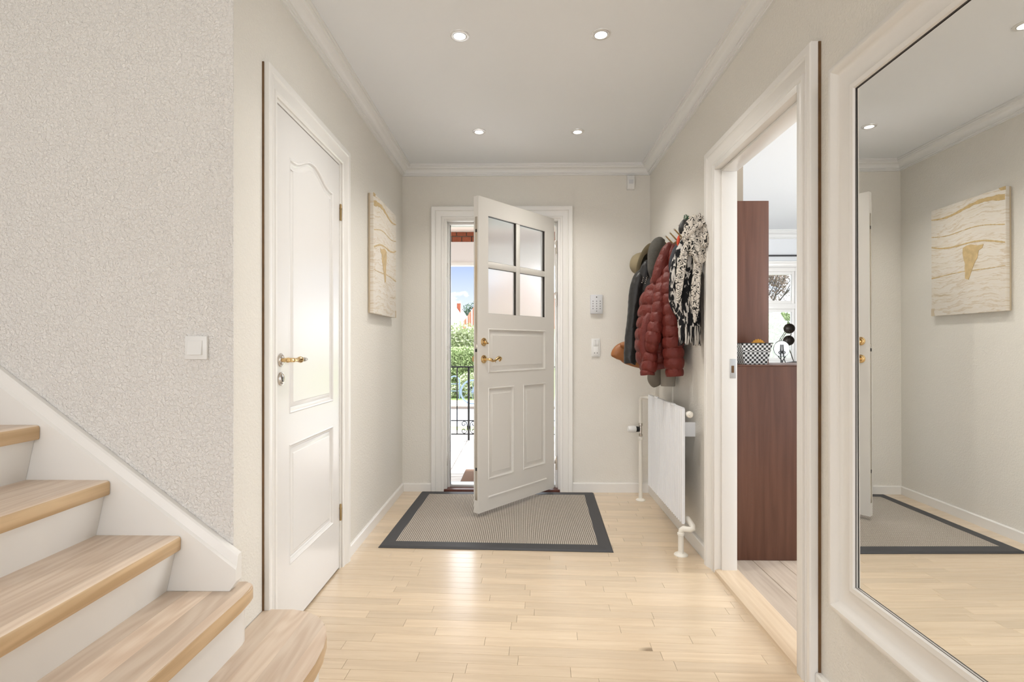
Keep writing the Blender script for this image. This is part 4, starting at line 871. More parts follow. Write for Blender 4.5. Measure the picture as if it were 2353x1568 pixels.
loft('collar', [(0.900, 3.14, 1.700, 0.022, 0.035), (0.876, 3.12, 1.686, 0.034, 0.042), (0.848, 3.11, 1.625, 0.038, 0.040), (0.822, 3.10, 1.560, 0.036, 0.036), (0.803, 3.10, 1.505, 0.028, 0.030), (0.800, 3.10, 1.478, 0.008, 0.010)], M['red_nylon'], rj, 56, 16, quilt(0.085, 0.09, 0.09, 5.0))
loft('collar', [(0.905, 3.13, 1.700, 0.022, 0.03), (0.905, 3.09, 1.675, 0.034, 0.03), (0.898, 3.07, 1.625, 0.033, 0.028), (0.885, 3.06, 1.570, 0.018, 0.02)], M['red_nylon'], rj, 48, 14, quilt(0.09, 0.08, 0.06, 9.0))
loft('pocket_panel', [(0.772, 3.075, 1.30, 0.030, 0.012), (0.752, 3.062, 1.25, 0.042, 0.016), (0.742, 3.054, 1.17, 0.046, 0.018), (0.738, 3.052, 1.09, 0.044, 0.018), (0.742, 3.06, 1.01, 0.028, 0.014)], M['red_nylon'], rj, 28, 10, lambda th, s, t: 1 + 0.05 * nz3(th * 2, s * 40, 4))['label'] = 'smooth zipped pocket panel'
tube('zip', [(0.795, 3.035, 1.36), (0.788, 3.030, 1.26), (0.772, 3.030, 1.14), (0.770, 3.046, 1.03), (0.768, 3.050, 0.99)], 0.0035, M['navy'], rj, 8)

# black leather jacket behind it
lj = tag(empty('leather_jacket', (0.82, 3.48, 1.0)), 'black leather biker jacket with studded shoulder, left of the red jacket', 'jacket', 'clothes on the coat rack')
fold = lambda th, s, t: 1 + 0.07 * nz3(math.cos(th) * 2, math.sin(th) * 2, s * 9) + 0.05 * nz3(th * 1.5, s * 24, 3)
loft('body', [(0.900, 3.49, 1.665, 0.035, 0.04), (0.872, 3.48, 1.62, 0.068, 0.075), (0.862, 3.475, 1.54, 0.092, 0.092), (0.862, 3.475, 1.40, 0.096, 0.095), (0.860, 3.475, 1.22, 0.100, 0.095), (0.862, 3.475, 1.08, 0.096, 0.092), (0.865, 3.475, 1.02, 0.088, 0.095)], M['leather'], lj, 36, 12, fold)
loft('sleeve', [(0.812, 3.45, 1.602, 0.030, 0.035), (0.780, 3.44, 1.562, 0.040, 0.045), (0.760, 3.44, 1.50, 0.042, 0.048), (0.747, 3.44, 1.419, 0.038, 0.046), (0.735, 3.43, 1.304, 0.036, 0.044), (0.722, 3.43, 1.189, 0.037, 0.042), (0.715, 3.42, 1.08, 0.039, 0.042), (0.714, 3.42, 1.012, 0.040, 0.042), (0.714, 3.42, 1.004, 0.036, 0.038)], M['leather'], lj, 30, 14, lambda th, s, t: 1 + 0.06 * nz3(math.cos(th) * 2, math.sin(th) * 2, s * 14) + 0.05 * nz3(th * 1.3, s * 30, 8))
loft('collar', [(0.89, 3.44, 1.655, 0.03, 0.02), (0.85, 3.41, 1.645, 0.045, 0.022), (0.82, 3.41, 1.60, 0.045, 0.022), (0.81, 3.41, 1.53, 0.025, 0.016)], M['leather'], lj, 24, 10)
bm = bmesh.new()
for r_ in range(3):
    for k in range(7): bm_lathe(bm, [(0.0042, 0), (0.003, 0.003), (0, 0.004)], (0.766 + r_ * 0.020 + k * 0.0035, 3.398 - r_ * 0.004 + 0.001 * k, 1.530 + k * 0.011 - r_ * 0.004), (-0.25, -1, 0.1), 8)
st_ = from_bm('studs', bm, M['nickel'], lj, 50); st_['kind'] = 'stuff'; st_['label'] = 'rows of small steel studs'

# felt hat
ha = Vector((-0.74, 0.60, 0.27)).normalized()
ht = tag(empty('felt_hat', (0.872, 3.72, 1.70)), 'khaki felt brimmed hat hanging leftmost on the coat rack', 'hat', 'clothes on the coat rack')
lathe('crown', [(0.090, 0.0), (0.087, 0.030), (0.080, 0.060), (0.070, 0.085), (0.056, 0.102), (0.042, 0.110), (0.026, 0.108), (0.0, 0.092)], (0.893, 3.72, 1.690), ha, M['felt'], ht, 36)
bm = bmesh.new(); bm_lathe(bm, [(0.084, 0.002), (0.105, -0.012), (0.132, -0.020), (0.158, -0.014), (0.160, -0.011), (0.132, -0.016), (0.105, -0.008), (0.088, 0.007)], (0.893, 3.72, 1.690), ha, 44)
from_bm('brim', bm, M['felt'], ht, 60)
lathe('hat_band', [(0.0915, 0.002), (0.0912, 0.022)], (0.893, 3.72, 1.690), ha, M['felt_dark'], ht, 36)
lathe('lining', [(0.082, -0.001), (0.080, 0.04), (0.06, 0.07), (0, 0.075)], (0.893, 3.72, 1.690), ha, M['felt_dark'], ht, 30)

# grey wool cap
gc = tag(empty('wool_cap', (0.86, 3.32, 1.56)), 'grey wool cap hanging between the felt hat and the red collar', 'cap', 'clothes on the coat rack')
loft('crown', [(0.917, 3.36, 1.79, 0.012, 0.03), (0.900, 3.36, 1.784, 0.034, 0.05), (0.884, 3.355, 1.763, 0.048, 0.06), (0.868, 3.35, 1.718, 0.053, 0.065), (0.856, 3.345, 1.655, 0.046, 0.055), (0.843, 3.34, 1.595, 0.032, 0.04), (0.835, 3.34, 1.55, 0.010, 0.014)], M['grey_wool'], gc, 32, 10, lambda th, s, t: 1 + 0.05 * nz3(math.cos(th) * 2, math.sin(th) * 2, s * 12))


# charcoal hooded coat, mostly hidden
ch = tag(empty('charcoal_coat', (0.89, 3.05, 1.35)), 'charcoal cloth coat squeezed between the red jacket and the scarves', 'coat', 'clothes on the coat rack')
loft('body', [(0.915, 2.93, 1.70, 0.025, 0.03), (0.895, 2.925, 1.64, 0.048, 0.028), (0.882, 2.92, 1.57, 0.058, 0.030), (0.884, 2.92, 1.50, 0.052, 0.028), (0.895, 2.92, 1.42, 0.04, 0.025), (0.90, 2.92, 1.38, 0.02, 0.02)], M['navy'], ch, 28, 10, fold)

# olive jacket below
oj = tag(empty('olive_jacket', (0.86, 3.28, 0.89)), 'olive-grey jacket whose cuffs hang out below the red jacket', 'jacket', 'clothes on the coat rack')
loft('body', [(0.93, 3.33, 1.66, 0.025, 0.03), (0.92, 3.33, 1.50, 0.04, 0.035), (0.90, 3.33, 1.20, 0.05, 0.04), (0.895, 3.33, 1.02, 0.055, 0.04), (0.89, 3.33, 0.955, 0.05, 0.04)], M['olive'], oj, 32, 10, fold)
loft('sleeve', [(0.86, 3.33, 1.06, 0.04, 0.04), (0.855, 3.32, 0.97, 0.046, 0.042), (0.850, 3.31, 0.912, 0.048, 0.045), (0.855, 3.31, 0.880, 0.040, 0.04), (0.862, 3.31, 0.864, 0.022, 0.024)], M['olive'], oj, 28, 10, fold)
loft('cuff', [(0.921, 3.27, 1.02, 0.044, 0.035), (0.920, 3.27, 0.965, 0.046, 0.037), (0.919, 3.27, 0.94, 0.046, 0.038), (0.919, 3.27, 0.872, 0.045, 0.038), (0.919, 3.27, 0.869, 0.040, 0.034)], M['grey_cuff'], oj, 28, 8, fold)['label'] = 'warm grey knitted cuff'

# tan shoulder bag
bg = tag(empty('shoulder_bag', (0.75, 3.64, 0.95)), 'tan leather shoulder bag hanging behind the black leather jacket', 'bag', 'clothes on the coat rack')
loft('bag_body', [(0.640, 3.70, 1.050, 0.004, 0.006), (0.646, 3.70, 1.052, 0.016, 0.016), (0.668, 3.70, 1.060, 0.040, 0.028), (0.705, 3.705, 1.070, 0.064, 0.036), (0.750, 3.71, 1.070, 0.082, 0.042), (0.81, 3.71, 1.060, 0.092, 0.044), (0.88, 3.71, 1.045, 0.094, 0.042), (0.935, 3.71, 1.035, 0.085, 0.036), (0.950, 3.71, 1.035, 0.06, 0.02)], M['tan'], bg, 40, 10, lambda th, s, t: 1 + 0.03 * nz3(th * 2, s * 20, 3), (0, 0, 1))
loft('flap', [(0.700, 3.688, 1.120, 0.010, 0.036), (0.76, 3.690, 1.115, 0.042, 0.040), (0.83, 3.690, 1.105, 0.052, 0.042), (0.90, 3.690, 1.095, 0.052, 0.042), (0.94, 3.692, 1.09, 0.040, 0.036)], M['tan'], bg, 32, 8, None, (0, 0, 1))
tube('strap', [(0.76, 3.72, 1.15), (0.90, 3.76, 1.36), (0.957, 3.80, 1.735), (0.952, 3.82, 1.40), (0.93, 3.75, 1.15)], 0.008, M['tan'], bg, 10)

# teal scarf
ts = tag(empty('teal_scarf', (0.88, 2.87, 1.22)), 'plain teal cloth scarf showing between the red jacket and the black and white shawl', 'scarf', 'clothes on the coat rack')
loft('cloth', [(0.905, 2.87, 1.60, 0.02, 0.02), (0.885, 2.868, 1.46, 0.035, 0.022), (0.872, 2.866, 1.37, 0.045, 0.022), (0.888, 2.866, 1.30, 0.036, 0.022), (0.896, 2.866, 1.235, 0.030, 0.02), (0.905, 2.866, 1.205, 0.012, 0.012)], M['teal'], ts, 30, 10, lambda th, s, t: 1 + 0.16 * math.sin(5 * th + 3 * t) + 0.05 * nz3(th * 2, s * 20, 1))

# black and white shawl with fringe
sh = tag(empty('patterned_shawl', (0.88, 2.80, 1.15)), 'black and white blotched shawl with a long fringe beside the doorway', 'shawl', 'clothes on the coat rack')
def folds(n, a, ph): return lambda th, s, t: 1 + a * math.sin(n * th + ph + 1.2 * math.sin(3 * t)) * min(1, 0.25 + t * 1.6) + 0.06 * nz3(th * 3, s * 14, ph)
loft('cloth', [(0.915, 2.80, 1.71, 0.022, 0.03), (0.900, 2.80, 1.67, 0.045, 0.05), (0.880, 2.79, 1.58, 0.062, 0.052), (0.872, 2.785, 1.46, 0.074, 0.056), (0.876, 2.80, 1.36, 0.072, 0.056), (0.897, 2.80, 1.28, 0.056, 0.054), (0.900, 2.80, 1.215, 0.052, 0.052)], M['shawl'], sh, 84, 10, folds(9, 0.14, 0.4))
bm = bmesh.new(); rng = random.Random(5)
for k in range(46):
    th = 2 * math.pi * k / 46 + rng.uniform(-.05, .05); x, y_ = 0.900 + 0.052 * math.cos(th), 2.80 + 0.050 * math.sin(th); ln = rng.uniform(0.06, 0.105)
    bm_tube(bm, [(x, y_, 1.222), (x + rng.uniform(-.004, .004), y_ + rng.uniform(-.004, .004), 1.22 - ln * 0.5), (x + rng.uniform(-.008, .008), y_ + rng.uniform(-.008, .008), 1.22 - ln)], [0.0042, 0.0036, 0.0022], 5)
fr = from_bm('fringe', bm, M['fringe'], sh, 60); fr['kind'] = 'stuff'

# zebra print scarf looped over the last pegs
zs = tag(empty('zebra_scarf', (0.90, 2.74, 1.25)), 'cream and black zebra-print scarf looped over the peg nearest the doorway', 'scarf', 'clothes on the coat rack')
rum = lambda th, s, t: 1 + 0.17 * math.sin(5 * th + 7 * t + 2 * nz3(s * 6, 0, 0)) + 0.20 * nz3(math.cos(th) * 3, math.sin(th) * 3, s * 20)
loft('loop', [(0.935, 2.735, 1.768, 0.020, 0.022), (0.915, 2.72, 1.772, 0.032, 0.026), (0.895, 2.71, 1.735, 0.040, 0.030), (0.885, 2.70, 1.685, 0.044, 0.032), (0.900, 2.69, 1.630, 0.046, 0.032), (0.915, 2.685, 1.580, 0.036, 0.030), (0.910, 2.685, 1.540, 0.022, 0.024)], M['zebra'], zs, 64, 14, rum)
loft('loop', [(0.942, 2.70, 1.760, 0.012, 0.016), (0.943, 2.675, 1.72, 0.024, 0.020), (0.938, 2.660, 1.66, 0.026, 0.020), (0.928, 2.655, 1.615, 0.012, 0.012)], M['zebra'], zs, 44, 12, rum)
tube('fold_roll', [(0.842, 2.69, 1.662), (0.862, 2.672, 1.692), (0.900, 2.655, 1.728), (0.932, 2.652, 1.738)], [0.008, 0.013, 0.014, 0.008], M['zebra'], zs, 14)
tube('fold_roll', [(0.872, 2.655, 1.655), (0.868, 2.652, 1.600), (0.885, 2.652, 1.560), (0.900, 2.655, 1.530)], [0.006, 0.011, 0.011, 0.005], M['zebra'], zs, 14)
loft('tail', [(0.856, 2.70, 1.650, 0.012, 0.016), (0.842, 2.695, 1.58, 0.019, 0.020), (0.826, 2.69, 1.52, 0.020, 0.018), (0.816, 2.685, 1.45, 0.019, 0.016), (0.808, 2.68, 1.385, 0.012, 0.010), (0.802, 2.68, 1.335, 0.006, 0.005)], M['zebra'], zs, 44, 14, rum)
loft('tail', [(0.905, 2.68, 1.56, 0.022, 0.022), (0.900, 2.675, 1.48, 0.018, 0.016), (0.893, 2.67, 1.42, 0.021, 0.018), (0.891, 2.668, 1.35, 0.018, 0.014), (0.888, 2.668, 1.28, 0.011, 0.009), (0.884, 2.668, 1.235, 0.004, 0.004)], M['zebra'], zs, 44, 14, rum)

# peaked cap on the rack
cp = tag(empty('peaked_cap', (0.90, 2.86, 1.74)), 'black cap with a green patterned crown tip and red badge behind the zebra scarf', 'cap', 'clothes on the coat rack')
loft('crown', [(0.945, 2.905, 1.808, 0.010, 0.016), (0.928, 2.90, 1.806, 0.022, 0.026), (0.905, 2.89, 1.785, 0.026, 0.028), (0.888, 2.88, 1.755, 0.022, 0.026), (0.878, 2.875, 1.735, 0.008, 0.012)], M['leather'], cp, 28, 8)
prism('crown_tip', [(0.898, 1.800), (0.903, 1.838), (0.936, 1.818), (0.930, 1.795)], XZ, 2.872, 2.90, M['green_patch'], cp, 0.006, 50)
loft('badge', [(0.852, 2.825, 1.708, 0.004, 0.006), (0.847, 2.815, 1.69, 0.008, 0.008), (0.846, 2.812, 1.665, 0.009, 0.008), (0.850, 2.815, 1.645, 0.004, 0.006)], M['red_patch'], cp, 20, 6)

# ------------------------------------------------------------------ kitchen seen through the doorway
lc = tag(empty('base_cabinet', (1.4, 3.0, 0)), 'low dark mahogany cabinet side facing the doorway', 'cabinet')
CY = 2.705
box('side_panel', 1.112, 1.70, CY, CY + 0.020, 0.013, 1.010, M['cabinet'], lc, 0.0015)
box('carcass', 1.115, 1.70, CY + 0.020, 3.09, 0.07, 1.000, M['cabinet'], lc)
box('top_board', 1.112, 1.70, CY, 3.09, 1.0105, 1.018, M['cabinet'], lc, 0.001)
bm = bmesh.new()
for k in range(34): bm_lathe(bm, [(0.0015, 0), (0.0015, 0.0006), (0, 0.0006)], (1.188, CY, 0.30 + k * 0.02), (0, -1, 0), 8)
ph = from_bm('peg_holes', bm, M['felt_dark'], lc); ph['kind'] = 'stuff'
tc_ = tag(empty('tall_cabinet', (1.30, 3.02, 1.02)), 'tall narrow mahogany cabinet side standing on the base cabinet', 'cabinet')
box('side_panel', 1.112, 1.394, 2.955, 2.975, 1.0185, 1.932, M['cabinet'], tc_, 0.0015)
box('carcass', 1.115, 1.385, 2.975, 3.09, 1.03, 1.925, M['cabinet'], tc_)
bm = bmesh.new()
for k in range(38): bm_lathe(bm, [(0.0015, 0), (0.0015, 0.0006), (0, 0.0006)], (1.345, 2.955, 1.10 + k * 0.02), (0, -1, 0), 8)
ph = from_bm('peg_holes', bm, M['felt_dark'], tc_); ph['kind'] = 'stuff'
bk = tag(empty('woven_basket', (1.250, 2.83, 1.018)), 'black and white checked square basket on the base cabinet', 'basket')
def taper(bm, w0, w1, d0, d1, z0, z1, cx, cy, th=0.004):
    o = [[(cx - w, cy - d, z), (cx + w, cy - d, z), (cx + w, cy + d, z), (cx - w, cy + d, z)] for w, d, z in ((w0, d0, z0), (w1, d1, z1), (w1 - th, d1 - th, z1), (w0 - th, d0 - th, z0 + th))]
    r_ = [[bm.verts.new(p) for p in q] for q in o]; bm.faces.new(r_[0]); bm.faces.new(r_[3][::-1])
    for a, b in zip(r_, r_[1:]):
        for k in range(4): bm.faces.new((a[k], a[(k + 1) % 4], b[(k + 1) % 4], b[k]))
bm = bmesh.new(); taper(bm, 0.060, 0.082, 0.045, 0.060, 1.0185, 1.130, 1.250, 2.84); from_bm('basket_body', bm, M['basket'], bk)
boxes('rim', [(1.166, 1.334, 2.777, 2.783, 1.1285, 1.1325), (1.166, 1.334, 2.897, 2.903, 1.1285, 1.1325), (1.166, 1.171, 2.777, 2.903, 1.1285, 1.1325), (1.329, 1.334, 2.777, 2.903, 1.1285, 1.1325)], M['iron'], bk)
yc_ = tag(empty('scalloped_cloth', (1.285, 2.84, 1.06)), 'orange-yellow scalloped round pot holder sticking out of the checked basket', 'pot holder')
prism('cloth', [(1.283 + (0.040 + 0.0025 * math.cos(20 * a)) * math.cos(a), 1.112 + (0.040 + 0.0025 * math.cos(20 * a)) * math.sin(a)) for a in [2 * math.pi * k / 80 for k in range(80)]], XZ, 2.838, 2.844, M['yellow'], yc_, 0, 40)
for k in range(9): tube('quilt_seam', [(1.283 + 0.010 * math.cos(R(20 * k)), 2.8375, 1.112 + 0.010 * math.sin(R(20 * k))), (1.283 + 0.038 * math.cos(R(20 * k)), 2.8375, 1.112 + 0.038 * math.sin(R(20 * k)))], 0.0008, M['yellow'], yc_, 6)

# window of the kitchen
wn1 = structure(empty('window_1', (2.75, 6.3, WZ0)), 'white kitchen window with transom and clear panes', 'window')
FY0, FY1 = 6.31, 6.37
boxes('window_frame', [(WX0, WX0 + 0.05, FY0, FY1, WZ0, WZ1), (WX1 - 0.05, WX1, FY0, FY1, WZ0, WZ1), (WX0 + 0.05, WX1 - 0.05, FY0, FY1, WZ1 - 0.05, WZ1), (WX0 + 0.05, WX1 - 0.05, FY0, FY1, WZ0, WZ0 + 0.04), (WX0 + 0.05, WX1 - 0.05, FY0, FY1, 1.560, 1.625)], M['trim'], wn1, 0.004)
for nm, z0, z1 in (('upper_sash', 1.625, WZ1 - 0.05), ('lower_sash', WZ0 + 0.04, 1.560)):
    s_ = boxes(nm, [(WX0 + 0.05, WX0 + 0.085, FY0 + 0.012, FY1 - 0.008, z0, z1), (WX1 - 0.085, WX1 - 0.05, FY0 + 0.012, FY1 - 0.008, z0, z1), (WX0 + 0.085, WX1 - 0.085, FY0 + 0.012, FY1 - 0.008, z0, z0 + 0.035), (WX0 + 0.085, WX1 - 0.085, FY0 + 0.012, FY1 - 0.008, z1 - 0.038, z1)], M['trim'], wn1, 0.003)
    box('pane', WX0 + 0.083, WX1 - 0.083, FY0 + 0.030, FY0 + 0.034, z0 + 0.033, z1 - 0.036, M['glass'], s_)
sweep('casing', scaled(casing_prof, 0.07, 0.022), [(WX0, 6.3, WZ0), (WX0, 6.3, WZ1), (WX1, 6.3, WZ1), (WX1, 6.3, WZ0)][::-1], (0, -1, 0), M['trim'], wn1)
box('sill', WX0 - 0.06, WX1 + 0.06, 6.10, 6.32, 0.878, 0.905, M['trim'], wn1, 0.003)
structure(sweep('trim_2', [(u * 1.3, v * 1.3) for u, v in crown_prof], [(4.6, 6.3, CEIL), (1.12, 6.3, CEIL)], (0, 0, -1), M['crown']), 'white cornice over the kitchen window', 'crown moulding')
cr = tag(empty('curtain_rod', (2.75, 6.24, 2.19)), 'thin black curtain rod above the kitchen window', 'curtain rod')
tube('rod', [(1.98, 6.235, 2.185), (3.52, 6.235, 2.185)], 0.010, M['iron'], cr)
for x in (2.05, 3.45): box('bracket', x - 0.006, x + 0.006, 6.235, 6.299, 2.179, 2.191, M['iron'], cr)
for x in (1.97, 3.53): lathe('finial', [(0, -0.018), (0.014, -0.008), (0.017, 0), (0.014, 0.008), (0, 0.018)], (x, 6.235, 2.185), (1, 0, 0), M['iron'], cr, 14)
kt = tag(empty('kitchen_table', (2.85, 5.72, 0)), 'white worktop table under the kitchen window', 'table')
box('table_top', 2.05, 3.75, 5.42, 6.08, 0.885, 0.920, M['white_top'], kt, 0.004)
for x in (2.12, 3.68):
    for y_ in (5.48, 6.02): box('leg', x - 0.025, x + 0.025, y_ - 0.025, y_ + 0.025, 0.013, 0.885, M['white_top'], kt, 0.002)
# round table mirror on a scrolled black stand
tm = tag(empty('table_mirror', (2.876, 5.80, 0.92)), 'round mirror disc on a scrolled black stand in front of the kitchen window', 'table mirror')
lathe('disc', [(0, 0.004), (0.086, 0.004), (0.088, 0.0), (0.086, -0.004), (0, -0.004)], (2.876, 5.80, 1.085), (0, -1, 0.05), M['white_top'], tm, 40)
tube('disc_rim', [(2.876 + 0.088 * math.cos(2 * math.pi * k / 36), 5.80, 1.085 + 0.088 * math.sin(2 * math.pi * k / 36)) for k in range(37)], 0.003, M['iron'], tm, 8)
def spiral(cx, y_, cz, r0, r1, a0, a1, n=22): return [(cx + (r0 + (r1 - r0) * k / n) * math.cos(a0 + (a1 - a0) * k / n), y_, cz + (r0 + (r1 - r0) * k / n) * math.sin(a0 + (a1 - a0) * k / n)) for k in range(n + 1)]
for s_ in (-1, 1):
    tube('stand_scroll', spiral(2.876 + s_ * 0.022, 5.79, 1.045, 0.024, 0.006, R(90), R(90) + s_ * R(430)), 0.0035, M['iron'], tm, 6)
    tube('stand_leg', [(2.876 + s_ * 0.010, 5.79, 1.13), (2.876 + s_ * 0.014, 5.785, 1.03), (2.876 + s_ * 0.018, 5.78, 0.97), (2.876 + s_ * 0.026, 5.76, 0.922)], 0.005, M['iron'], tm, 8)
    tube('stand_leg', [(2.876 + s_ * 0.040, 5.795, 1.00), (2.876 + s_ * 0.024, 5.79, 0.98), (2.876 + s_ * 0.006, 5.785, 0.955), (2.876 + s_ * 0.006, 5.80, 0.922)], 0.005, M['iron'], tm, 8)
# desk lamp with two dark shades
dl = tag(empty('desk_lamp', (3.02, 5.85, 0.92)), 'dark bronze desk lamp with two tilted shades beside the kitchen window', 'desk lamp')
lathe('base', [(0.075, 0), (0.075, 0.012), (0.06, 0.020), (0.015, 0.026), (0, 0.027)], (3.06, 5.90, 0.92), (0, 0, 1), M['lamp_dark'], dl)
for dx in (-0.010, 0.010): tube('arm', [(2.880 + dx, 5.85, 1.170), (2.965 + dx, 5.85, 1.300)], 0.0035, M['lamp_dark'], dl, 8)
tube('arm', [(3.06, 5.90, 0.94), (2.995, 5.88, 1.10), (2.880, 5.85, 1.170)], 0.005, M['lamp_dark'], dl, 8)
for (x, z) in ((2.975, 1.308), (2.968, 1.175)):
    s_ = lathe('shade', [(0.006, -0.085), (0.024, -0.080), (0.045, -0.04), (0.058, 0.0), (0.056, 0.001), (0.042, -0.038), (0.0, -0.07)], (x, 5.83, z), (-0.35, -0.9, -0.25), M['lamp_dark'], dl, 28)
    lathe('shade_cap', [(0.014, -0.10), (0.014, -0.082), (0, -0.081)], (x, 5.83, z), (-0.35, -0.9, -0.25), M['iron'], s_, 14)
tube('arm', [(2.965, 5.85, 1.300), (3.01, 5.86, 1.25), (2.985, 5.855, 1.19)], 0.0045, M['lamp_dark'], dl, 8)

# ------------------------------------------------------------------ porch and street seen through the open door
pf = structure(box('floor_porch', -1.6, 1.0, 4.12, 6.56, -0.14, -0.072, M['mortar']), 'pale weathered strip tiles of the recessed porch', 'floor')
for r_ in range(22):
    y0 = 4.13 + r_ * 0.110
    for x0, x1 in ((-1.58, -0.664), (-0.658, 0.24), (0.246, 0.99)): box('tile', x0, x1, y0, y0 + 0.101, -0.072, -0.060, M['porch_tile'], pf, 0.002, 1)
structure(box('ceiling_porch', -1.7, 1.0, 4.12, 6.46, 2.515, 2.60, M['porch_plaster']), 'beige plastered porch ceiling', 'ceiling')
structure(box('wall_porch_left', -1.7, -1.58, 4.12, 6.46, -0.1, 2.515, M['house_wall']), 'left side wall of the porch', 'wall')
lt = structure(box('wall_lintel', -1.58, 1.0, 6.415, 6.46, 2.10, 2.515, M['mortar']), 'brick and plaster lintel over the porch opening', 'lintel')
box('beam_face', -1.58, 1.0, 6.395, 6.42, 2.143, 2.392, M['porch_beam'], lt)
box('beam_edge', -1.58, 1.0, 6.385, 6.46, 2.098, 2.143, M['trim'], lt, 0.003)
for r_, (z0, z1) in enumerate(((2.395, 2.455), (2.467, 2.514))):
    for k in range(22):
        x0 = -1.575 + k * 0.1225 + (0.06 if r_ else 0)
        if x0 + 0.112 < 1.0: box('brick', x0, x0 + 0.112, 6.400, 6.42, z0, z1, M['brick'], lt, 0.003, 1)
cm_ = tag(empty('coir_mat', (-0.2, 4.7, -0.06)), 'brown coir mat on the porch tiles outside the door', 'door mat')
box('pile', -0.515, 0.20, 4.42, 4.915, -0.059, -0.046, M['coir'], cm_, 0.004)
box('backing', -0.520, 0.205, 4.415, 4.920, -0.060, -0.056, M['iron'], cm_)
rl = tag(empty('iron_railing', (-0.7, 6.5, -0.06)), 'black wrought iron railing with scrolls at the porch edge', 'railing')
RYy = 6.50
box('top_rail', -1.58, 0.95, RYy - 0.012, RYy + 0.012, 0.845, 0.862, M['iron'], rl)
box('lower_rail', -1.58, 0.95, RYy - 0.008, RYy + 0.008, 0.178, 0.190, M['iron'], rl)
box('bottom_rail', -1.58, 0.95, RYy - 0.008, RYy + 0.008, 0.008, 0.022, M['iron'], rl)
px_ = -1.23
while px_ < 0.95:
    box('post', px_ - 0.012, px_ + 0.012, RYy - 0.012, RYy + 0.012, -0.06, 0.85, M['iron'], rl)
    for dx in (-0.145, 0.145, 0.290):
        if -1.5 < px_ + dx < 0.9 and dx != 0.290: box('baluster', px_ + dx - 0.007, px_ + dx + 0.007, RYy - 0.007, RYy + 0.007, 0.022, 0.845, M['iron'], rl)
    for s_ in (-1, 1):
        for v_ in (-1, 1):
            cx, cz = px_ + s_ * 0.060, 0.100 + v_ * 0.042
            tube('scroll', [(px_ + s_ * 0.016, RYy, 0.100), (px_ + s_ * 0.020, RYy, 0.100 + v_ * 0.025)] + spiral(cx, RYy, cz, 0.038, 0.010, R(180) if s_ > 0 else 0, (R(180) if s_ > 0 else 0) - s_ * v_ * R(400)), 0.0055, M['iron'], rl, 6)
    px_ += 0.585

def leaf_cloud(bm, c, r, n, size, rng, shell=0.0):
    for _ in range(n):
        while True:
            p = Vector((rng.uniform(-1, 1), rng.uniform(-1, 1), rng.uniform(-1, 1)))
            if p.length < 1 and p.length > shell: break
        q = Vector((c[0] + p.x * r[0], c[1] + p.y * r[1], c[2] + p.z * r[2]))
        a = Vector((rng.uniform(-1, 1), rng.uniform(-1, 1), rng.uniform(-1, 1))).normalized(); b = a.cross(Vector((rng.uniform(-1, 1), rng.uniform(-1, 1), 1))).normalized(); s = size * rng.uniform(0.6, 1.3)
        bm.faces.new([bm.verts.new(q + a * s), bm.verts.new(q + b * s * 0.5), bm.verts.new(q - a * s), bm.verts.new(q - b * s * 0.5)])
def block_cloud(bm, x0, x1, y0, y1, z0, z1, n, size, rng):
    for _ in range(n):
        q = Vector((rng.uniform(x0, x1), rng.uniform(y0, y1), rng.uniform(z0, z1)))
        f = rng.random()
        if f < 0.45: q.y = y0 + rng.uniform(-0.06, 0.06)
        elif f < 0.65: q.z = z1 + rng.uniform(-0.05, 0.05)
        a = Vector((rng.uniform(-1, 1), rng.uniform(-1, 1), rng.uniform(-1, 1))).normalized(); b = a.cross(Vector((rng.uniform(-1, 1), rng.uniform(-1, 1), 1))).normalized(); s = size * rng.uniform(0.6, 1.3)
        bm.faces.new([bm.verts.new(q + a * s), bm.verts.new(q + b * s * 0.5), bm.verts.new(q - a * s), bm.verts.new(q - b * s * 0.5)])
rng = random.Random(21)
structure(box('floor_garden', -30, 30, 6.57, 60, -0.60, -0.40, M['grass']), 'lawn and verges in front of the house', 'ground')
structure(box('path_front', -9, 9, 6.60, 9.3, -0.41, -0.392, M['path']), 'pale paved forecourt before the porch', 'path')
structure(box('road', -30, 30, 9.75, 12.4, -0.41, -0.390, M['road']), 'grey asphalt street beyond the railing', 'road')
structure(box('kerb', -30, 30, 12.4, 12.55, -0.41, -0.33, M['mortar']), 'dark kerb along the far side of the street', 'kerb')
structure(box('pavement_far', -30, 30, 12.55, 14.2, -0.41, -0.372, M['path']), 'pale pavement across the street', 'pavement')
hd = tag(empty('clipped_hedge', (-2.6, 16.8, -0.4)), 'clipped green hedge across the street', 'hedge')
bm = bmesh.new(); block_cloud(bm, -5.5, 0.5, 16.0, 17.6, -0.4, 1.02, 26000, 0.045, rng); o = from_bm('foliage', bm, M['leaf_hedge'], hd); o['kind'] = 'stuff'
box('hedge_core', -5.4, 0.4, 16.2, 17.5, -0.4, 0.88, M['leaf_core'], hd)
bs = tag(empty('olive_bush', (-2.2, 19.2, -0.4)), 'tall pale olive bush growing above the clipped hedge', 'bush')
bm = bmesh.new()
for c, r in (((-2.7, 19.2, 1.1), (0.9, 0.8, 0.95)), ((-1.7, 19.3, 1.0), (0.8, 0.8, 0.9)), ((-2.2, 19.4, 1.35), (0.7, 0.7, 0.65)), ((-3.4, 19.5, 0.8), (0.8, 0.7, 0.9))): leaf_cloud(bm, c, r, 1500, 0.065, rng, 0.25)
o = from_bm('foliage', bm, M['leaf_pale'], bs); o['kind'] = 'stuff'
tube('stem', [(-2.2, 19.2, -0.4), (-2.25, 19.2, 0.6), (-2.1, 19.2, 1.4)], [0.08, 0.06, 0.02], M['bark'], bs, 8)
